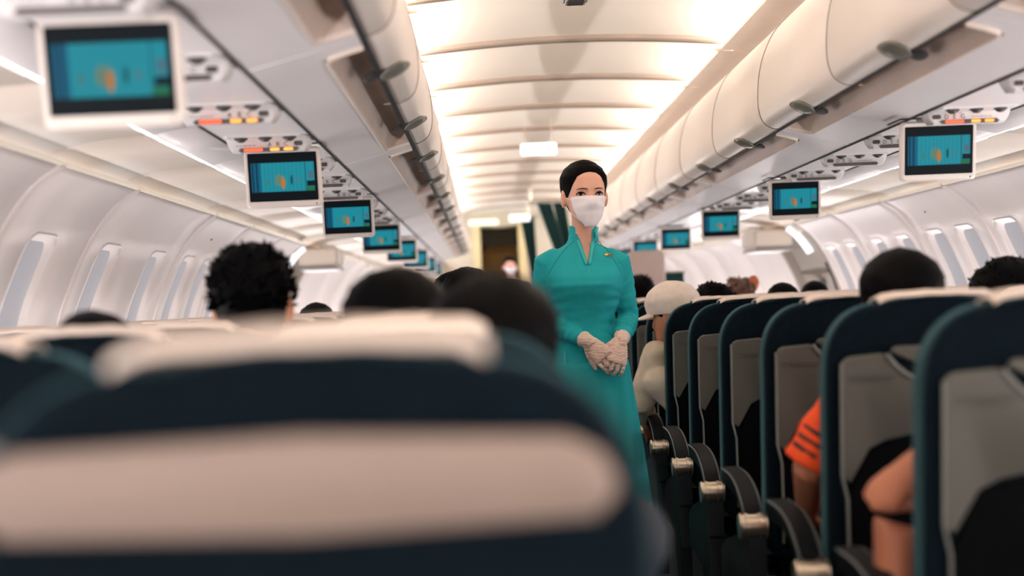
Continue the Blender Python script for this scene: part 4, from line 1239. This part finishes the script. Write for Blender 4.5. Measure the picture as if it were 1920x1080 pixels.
    p = MB(); p.poly([c + Vector((x, .0015*math.cos(x*60), z)) for x, z in ((-.018, -.001), (-.013, .0035), (-.004, .0065), (.006, .006), (.016, .0015), (.017, -.001), (.012, -.005), (.002, -.007), (-.010, -.006))], (0, -.0025, 0)); bd = p.build('badge', M_BADGE, root)
    p = MB(); p.sphere(c + Vector((-.008, -.003, .001)), (.008, .0015, .005), 14, 8); p.tube([c + Vector((-.014, -.003, .003)), c + Vector((0, -.003, .0065)), c + Vector((.008, -.003, .0055))], .001, 6); p.build('emblem', M_GOLD, bd)
    return root
def glove_fold(me):
    displace(me, lambda co: .0011*noise.noise(co*75) + .0007*math.sin(co.z*620+noise.noise(co*40)*6))
M_SKINC = mat('crew_skin', (222, 172, 150), .5, var=.03, vscale=20, sub=.15)
M_EYEW = mat('eye_white', (214, 206, 200), .3, var=.01)
M_IRIS = mat('eye_brown', (44, 26, 18), .15, var=.1)
M_PUP = mat('pupil_black', (6, 5, 5), .1)
M_LIP = mat('lid_crease', (140, 92, 74), .6)
M_BROW = mat('brow_brown', (62, 40, 32), .8)
M_MASK = mat('mask_paper', (238, 234, 240), .85, var=.02, bump=.3, bscale=500)
M_GOLD = mat('badge_gold', (210, 180, 96), .3, metal=.8)
M_TUNIC = mat('turquoise_cloth', (26, 158, 166), .8, var=.05, vscale=14, bump=.25, bscale=400, spec=.25)
M_TUNICL = mat('turquoise_cloth_light', (52, 178, 182), .8, var=.03)
M_TUNICD = mat('turquoise_cloth_deep', (18, 118, 120), .8, var=.03)
M_GLOVE = mat('glove_latex', (226, 200, 186), .6, var=.05, vscale=30, bump=.4, bscale=160)
M_BADGE = mat('badge_green', (58, 66, 34), .3, metal=.3)
build_crew()

# ---------------------------------------------------------------- passengers
def vcol(name, c, **k): return mat(name, c, .85, var=.08, vscale=25, bump=.3, bscale=300, **k)
M_TROUS = vcol('dark_trousers', (28, 32, 42))
def passenger(label, sx, row, hx, hy, top, style='short', shirt=(60, 62, 70), skin=None, hair=None, yaw=0, pitch=0, roll=0, thick=.020, rough=.006, strands=0, H=.222, arms=None, legs=None, hairtop=.008, hs=1.0, sleeve='long', vox=.010, seed=1, shirt_m=None, halfw=.185):
    skin = skin or M_SKIN2; hair = hair or M_HAIR
    chin = top - H - thick*H*.6 - hairtop*H
    hy0 = hy
    root = empty('person', (sx, row+.30, 0), 0, label, 'person', 'seated passengers')
    inv = Matrix.Translation((-sx, -(row+.30), 0))
    HM = inv @ Matrix.Translation((hx, hy, chin)) @ Matrix.Rotation(PI + yaw, 4, 'Z') @ Matrix.Translation((0, 0, .3*H)) @ Matrix.Rotation(roll, 4, 'Y') @ Matrix.Rotation(pitch, 4, 'X') @ Matrix.Translation((0, 0, -.3*H)) @ Matrix.Diagonal((hs, 1, 1, 1))
    nb = Vector((hx, hy - .03, chin - .055)); nb = inv @ nb
    hip = Vector((0, .0, .57))
    sh = nb + Vector((0, -.005, -.075))
    def spine(t): return hip.lerp(sh, t)
    SHL = {-1: sh + Vector((-halfw+.025, 0, 0)), 1: sh + Vector((halfw-.025, 0, 0))}
    A = {}
    for s in (-1, 1):
        if arms and s in arms: A[s] = [inv @ Vector(q) for q in arms[s]]
        else: A[s] = [SHL[s], Vector((s*.165, .03, max(.68, sh.z-.27))), Vector((s*.08, .24, .66))]
    Lg = {}
    for s in (-1, 1):
        Lg[s] = [inv @ Vector(q) for q in legs[s]] if legs and s in legs else [Vector((s*.08, .0, .55)), Vector((s*.09, .30, .55)), Vector((s*.09, .27, .12))]
    def torso(g):
        rg = []
        for t, rx, ry in ((0, .15, .10), (.2, .145, .10), (.45, halfw*.80, .10), (.75, halfw*.92, .105), (.92, halfw*.88, .095), (1.02, halfw*.72, .075), (1.12, halfw*.42, .06)):
            c = spine(t); rg.append(ellring(c.x, c.y, c.z, rx*g, ry*g, 24))
        return rg
    b = MB(); head_into(b, HM, H, True, .054, nb, style != 'bob'); b.rings(torso(.93))
    for s in (-1, 1):
        b.limb(A[s], [.044, .038, .025], 12); b.limb(Lg[s], [.070, .055, .038], 12)
        f = Lg[s][2]; b.limb([f + Vector((0, 0, -.03)), f + Vector((0, .12, -.07))], [.036, .028], 8)
        d = (A[s][2]-A[s][1]).normalized()
        if vox <= .0101:
            pass
    me = fuse(b, vox, 2)
    # hands keep separate fingers
    hb = MB()
    for s in (-1, 1):
        d = (A[s][2]-A[s][1]).normalized()
        hand(hb, A[s][2], (d + Vector((-s*.1, .1, -.25))).normalized(), Vector((0, .1, 1)), -s, .17, (.3, .3, .35, .4), (.3, .2), .0085)
    hm = fuse(hb, .0045, 1)
    bm = bmesh.new(); bm.from_mesh(me); bm.from_mesh(hm); bm.to_mesh(me); bm.free()
    setmat(me, skin); link('body', me, root)
    link('hair', hair_mesh(HM, H, style, thick, hair, rough, seed, strands, hairtop), root)
    b = MB(); b.rings(torso(1.02))
    for s in (-1, 1):
        a0, a1, a2 = A[s]
        if sleeve == 'long': b.limb([a0, a1, a1.lerp(a2, .85)], [.066, .056, .042], 12)
        elif sleeve == 'short': b.limb([a0, a0.lerp(a1, .5)], [.066, .062], 14); b.tube([a0.lerp(a1, .15), a0.lerp(a1, .6), a0.lerp(a1, .98)], [.060, .067, .070], 16)
        else: b.limb([a0, a0.lerp(a1, .22)], [.056, .052], 12)
    me = fuse(b, max(.011, vox), 2)
    displace(me, lambda c: .007*noise.noise(c*11) + .004*noise.noise(c*27))
    setmat(me, shirt_m or vcol('shirt_%d_%d_%d' % shirt, shirt)); sho = link('shirt', me, root)
    if not (legs and legs.get('bare')):
        b = MB(); b.rings([ellring(0, .0, z, rx, .12, 20) for z, rx in ((.49, .15), (.56, .165), (.63, .155))])
        for s in (-1, 1): b.limb(Lg[s], [.082, .068, .052], 12)
        link('trousers', setmat(fuse(b, .014, 2), M_TROUS), root)
    return root, HM, A, H, sho
def W_(X): return CAMX + X
rowy = lambda k: ROW0 + PITCH*k
# left block
passenger('passenger with black hair leaning towards the aisle, blurred, beside the crew member', SX[('left', 0)], rowy(-1), W_(.008), rowy(-1)+.42, 1.172, 'bob', thick=.035, hs=1.06, rough=.006, strands=0, H=.228, shirt=(40, 44, 52), seed=2, hairtop=.02, pitch=-.1)
passenger('black-haired passenger seen blurred over the nearest seat, left of the leaning one', SX[('left', 0)], rowy(0), W_(-.158), rowy(0)+.30, 1.198, 'bob', thick=.040, hs=1.12, rough=.006, strands=0, H=.226, shirt=(120, 90, 76), seed=3, hairtop=.02)
passenger('passenger at the far left, only the top of dark hair shows above a white headrest', SX[('left', 1)], rowy(0), W_(-.69), rowy(0)+.30, 1.146, thick=.02, rough=.004, seed=4)
passenger('man with short tousled black hair and visible ears in the left block', SX[('left', 1)], rowy(1), W_(-.523), rowy(1)+.34, 1.286, 'man', thick=.042, hs=.98, rough=.010, strands=500, H=.240, shirt=(52, 50, 54), seed=5, hairtop=.035, vox=.008)
passenger('passenger with black hair, smaller head behind the two blurred heads', SX[('left', 0)], rowy(3), W_(-.055), rowy(3)+.42, 1.246, thick=.03, hs=1.08, rough=.008, strands=0, shirt=(80, 84, 92), seed=6)
passenger('passenger with black hair just left of the smaller head behind the blurred pair', SX[('left', 0)], rowy(4), W_(-.115), rowy(4)+.34, 1.250, thick=.03, rough=.006, strands=0, shirt=(50, 54, 60), seed=7)
passenger('passenger with flat dark hair, barely above the seats right of the tousled-haired man', SX[('left', 1)], rowy(6), W_(-.77), rowy(6)+.30, 1.164, thick=.03, rough=.004, shirt=(50, 54, 60), seed=8)
# right block
_, _, _, _, _ = passenger('child with bare arm and leg beside the aisle in the nearest right row', SX[('right', 0)], rowy(0), W_(.925), rowy(0)+.30, 1.03, H=.205, halfw=.15, sleeve='none', shirt=(60, 22, 30), thick=.03, seed=9,
    arms={-1: [(W_(.815), rowy(0)+.26, .850), (W_(.680), rowy(0)+.28, .765), (W_(.84), rowy(0)+.44, .745)]}, skin=mat('skin_rosy', (184, 118, 90), .6, var=.06, vscale=20, sub=.1),
    legs={'bare': True, -1: [(W_(.86), rowy(0)+.30, .60), (W_(.715), rowy(0)+.33, .690), (W_(.690), rowy(0)+.30, .38)]})
M_ORANGE = vcol('orange_jersey', (232, 78, 22))
AR = [(W_(.800), rowy(1)+.22, .905), (W_(.690), rowy(1)+.24, .735), (W_(.720), rowy(1)+.45, .60)]
r_, HM_, A_, H_, sh_ = passenger('passenger with a black bob and an orange shirt with three dark sleeve stripes', SX[('right', 0)], rowy(1), W_(.925), rowy(1)+.30, 1.212, 'bob', thick=.05, hs=1.06, rough=.003, strands=140, H=.222, shirt_m=M_ORANGE, sleeve='short', seed=10, hairtop=.03,
    arms={-1: AR})
ax = (A_[-1][1]-A_[-1][0]).normalized()
for k in range(3):
    c = A_[-1][0] + (A_[-1][1]-A_[-1][0])*(.60 + .11*k); p = MB()
    side_ = Vector((-1, -.35, .0)); side_ = (side_ - ax*side_.dot(ax)).normalized(); bi = ax.cross(side_)
    pts = [c + side_*( .0655)*math.cos(a) + bi*( .0655)*math.sin(a) for a in [lerp(-.9, .15, q/8) for q in range(9)]]
    p.tube(pts, .0052, 6); p.build('stripe', M_DARKGAP, sh_)
passenger('passenger with loose wavy black hair at the right edge', SX[('right', 1)], rowy(2), W_(1.42), rowy(2)+.34, 1.192, 'bob', thick=.07, hs=1.12, rough=.010, strands=160, shirt=(90, 40, 46), seed=11, hairtop=.03)
passenger('passenger with short black hair tilted, right of the white cap', SX[('right', 0)], rowy(6), W_(1.02), rowy(6)+.36, 1.184, thick=.04, hs=1.12, rough=.008, strands=200, roll=-.3, shirt=(70, 70, 74), seed=12)
r_, HM_, A_, H_, sh_ = passenger('brown-haired passenger with a ginger hair bun, right block, far back', SX[('right', 1)], rowy(8), W_(1.385), rowy(8)+.34, 1.208, thick=.04, rough=.014, strands=200, hair=M_HAIRB, shirt=(150, 140, 130), seed=13)
p = MB(); p.sphere(HM_ @ Vector((-.085, .01, .20)), (.032, .03, .042), 14, 10); p.build('hair_bun', mat('ginger_hair', (186, 104, 66), .6, var=.2, vscale=80), r_)
passenger('passenger whose smooth black crown shows left of the exit door on the right', SX[('right', 1)], rowy(7), W_(1.485), rowy(7)+.30, 1.170, thick=.03, rough=.003, shirt=(60, 60, 66), seed=14)
passenger('passenger whose black crown shows directly below the grey exit door', SX[('right', 2)], rowy(9), W_(1.95), rowy(9)+.30, 1.180, thick=.03, rough=.003, shirt=(60, 60, 66), seed=15)
passenger('passenger with bushy black hair in front of the grey crew seat back', SX[('right', 0)], rowy(9), W_(.915), rowy(9)+.34, 1.258, thick=.06, rough=.010, strands=150, hs=.98, shirt=(60, 60, 66), seed=16)
# man with the white cap leaning into the aisle
M_CREAM = vcol('cream_jacket', (206, 192, 172))
rr_, HM_, A_, H_, sh_ = passenger('man in a white cap and cream jacket leaning into the aisle', SX[('right', 0)], rowy(5), W_(.765), rowy(5)+.30, 1.165, thick=.02, rough=.003, yaw=math.radians(64), pitch=math.radians(9), H=.222, shirt_m=M_CREAM, seed=17,
    arms={-1: [(W_(.690), rowy(5)+.30, .890), (W_(.612), rowy(5)+.34, .69), (W_(.66), rowy(5)+.52, .60)]})
M_CAP = vcol('white_cap_cloth', (226, 214, 204))
cap = empty('cap', (SX[('right', 0)], rowy(5)+.30, 0), 0, 'white baseball cap worn by the man leaning into the aisle', 'cap')
p = MB(); rg = []
for i in range(15):
    q = i/14; ring = []
    for j in range(48):
        th = -PI + 2*PI*j/48; t0 = .60 - .10*(abs(th)/PI)**1.2*1.6; t = lerp(t0, .9995, q**.8)
        seam = .006*abs(math.cos(th*3))**14
        ring.append(HM_ @ head_pt(th, t, .075 + .075*math.sin(PI*q*.62) - seam, H_, False))
    rg.append(ring)
p.rings(rg); cr = p.build('crown', M_CAP, cap)
p = MB(); rows = []
for i in range(9):
    q = i/8; row = []
    for j in range(17):
        a = lerp(-.95, .95, j/16); v = head_pt(a, .61, .060, H_, False); ext = Vector((0, -1, -.18))*(.075*math.cos(a*1.55)**.7 if abs(a) < .94 else 0)*q
        v = v + ext + Vector((0, 0, -.02*(a/.95)**2*q)); row.append(HM_ @ v)
    rows.append(row)
p.rings(rows, cap=False, closed_loop=False); br = p.build('brim', M_CAP, cap); so = br.modifiers.new('t', 'SOLIDIFY'); so.thickness = .004
p = MB(); p.sphere(HM_ @ head_pt(0, .9995, .10, H_, False), (.008, .008, .005), 10, 6); p.build('button', M_CAP, cap)
cap['label'] = 'white baseball cap worn by the man leaning into the aisle'
# crew member far away in the galley
def far_crew():
    root = empty('person', (W_(.30), 20.4, 0), 0, 'distant person with short dark hair and white mask standing near the galley opening', 'person')
    H = .225; HM = Matrix.Translation((0, 0, 1.672-.235)) 
    b = MB(); head_into(b, HM, H, True, .05, Vector((0, .03, 1.36)))
    b.rings([ellring(0, .03, z, rx, ry, 24) for z, rx, ry in ((1.40, .05, .05), (1.36, .12, .07), (1.28, .17, .09), (1.1, .15, .09), (.95, .15, .10), (.84, .16, .10))])
    for s in (-1, 1):
        b.limb([(s*.18, .03, 1.30), (s*.21, .05, 1.04), (s*.19, -.02, .82)], [.045, .038, .025], 12)
        hand(b, Vector((s*.19, -.02, .82)), Vector((0, -.05, -1)), Vector((s, 0, 0)), 1 if s > 0 else -1, .17, (.3, .3, .3, .3), (.2, .1), .010)
        b.limb([(s*.08, .03, .86), (s*.09, .02, .48), (s*.09, .04, .08)], [.08, .055, .04], 12); b.limb([(s*.09, .04, .05), (s*.09, -.10, .04)], [.04, .03], 8)
    link('body', setmat(fuse(b, .009, 2), mat('skin_pale', (226, 170, 150), .5, var=.03)), root)
    link('hair', hair_mesh(HM, H, 'short', .04, M_HAIR, .006, 21, 40, .03), root)
    p = MB(); rows = []
    for i in range(9):
        q = i/8; rows.append([HM @ head_pt(lerp(-1, 1, k/12), max(.02, lerp(.0, .42, q)), .03 + .06*math.exp(-(lerp(-1, 1, k/12)/.35)**2), H, False) for k in range(13)])
    p.rings(rows, cap=False, closed_loop=False); p.build('face_mask', M_MASK, root)
    for s in (-1, 1):
        p = MB(); p.sphere(HM @ head_pt(s*.43, .48, .0, H), (.012, .004, .006), 10, 6); p.build('eye', M_PUP, root)
    b = MB(); b.rings([ellring(0, .03, z, rx*1.06, ry*1.1, 24) for z, rx, ry in ((1.385, .06, .06), (1.36, .12, .075), (1.28, .17, .09), (1.1, .15, .09), (.95, .15, .10), (.84, .16, .10))])
    for s in (-1, 1): b.limb([(s*.175, .03, 1.30), (s*.21, .05, 1.04), (s*.20, .0, .90)], [.055, .048, .04], 12)
    link('shirt', setmat(fuse(b, .011, 2), vcol('dark_shirt', (44, 50, 60))), root)
    b = MB(); b.rings([ellring(0, .03, z, .165, .11, 20) for z in (.80, .88)])
    for s in (-1, 1): b.limb([(s*.08, .03, .84), (s*.09, .02, .48), (s*.09, .04, .10)], [.09, .075, .06], 12)
    link('trousers', setmat(fuse(b, .014, 2), M_TROUS), root)
far_crew()
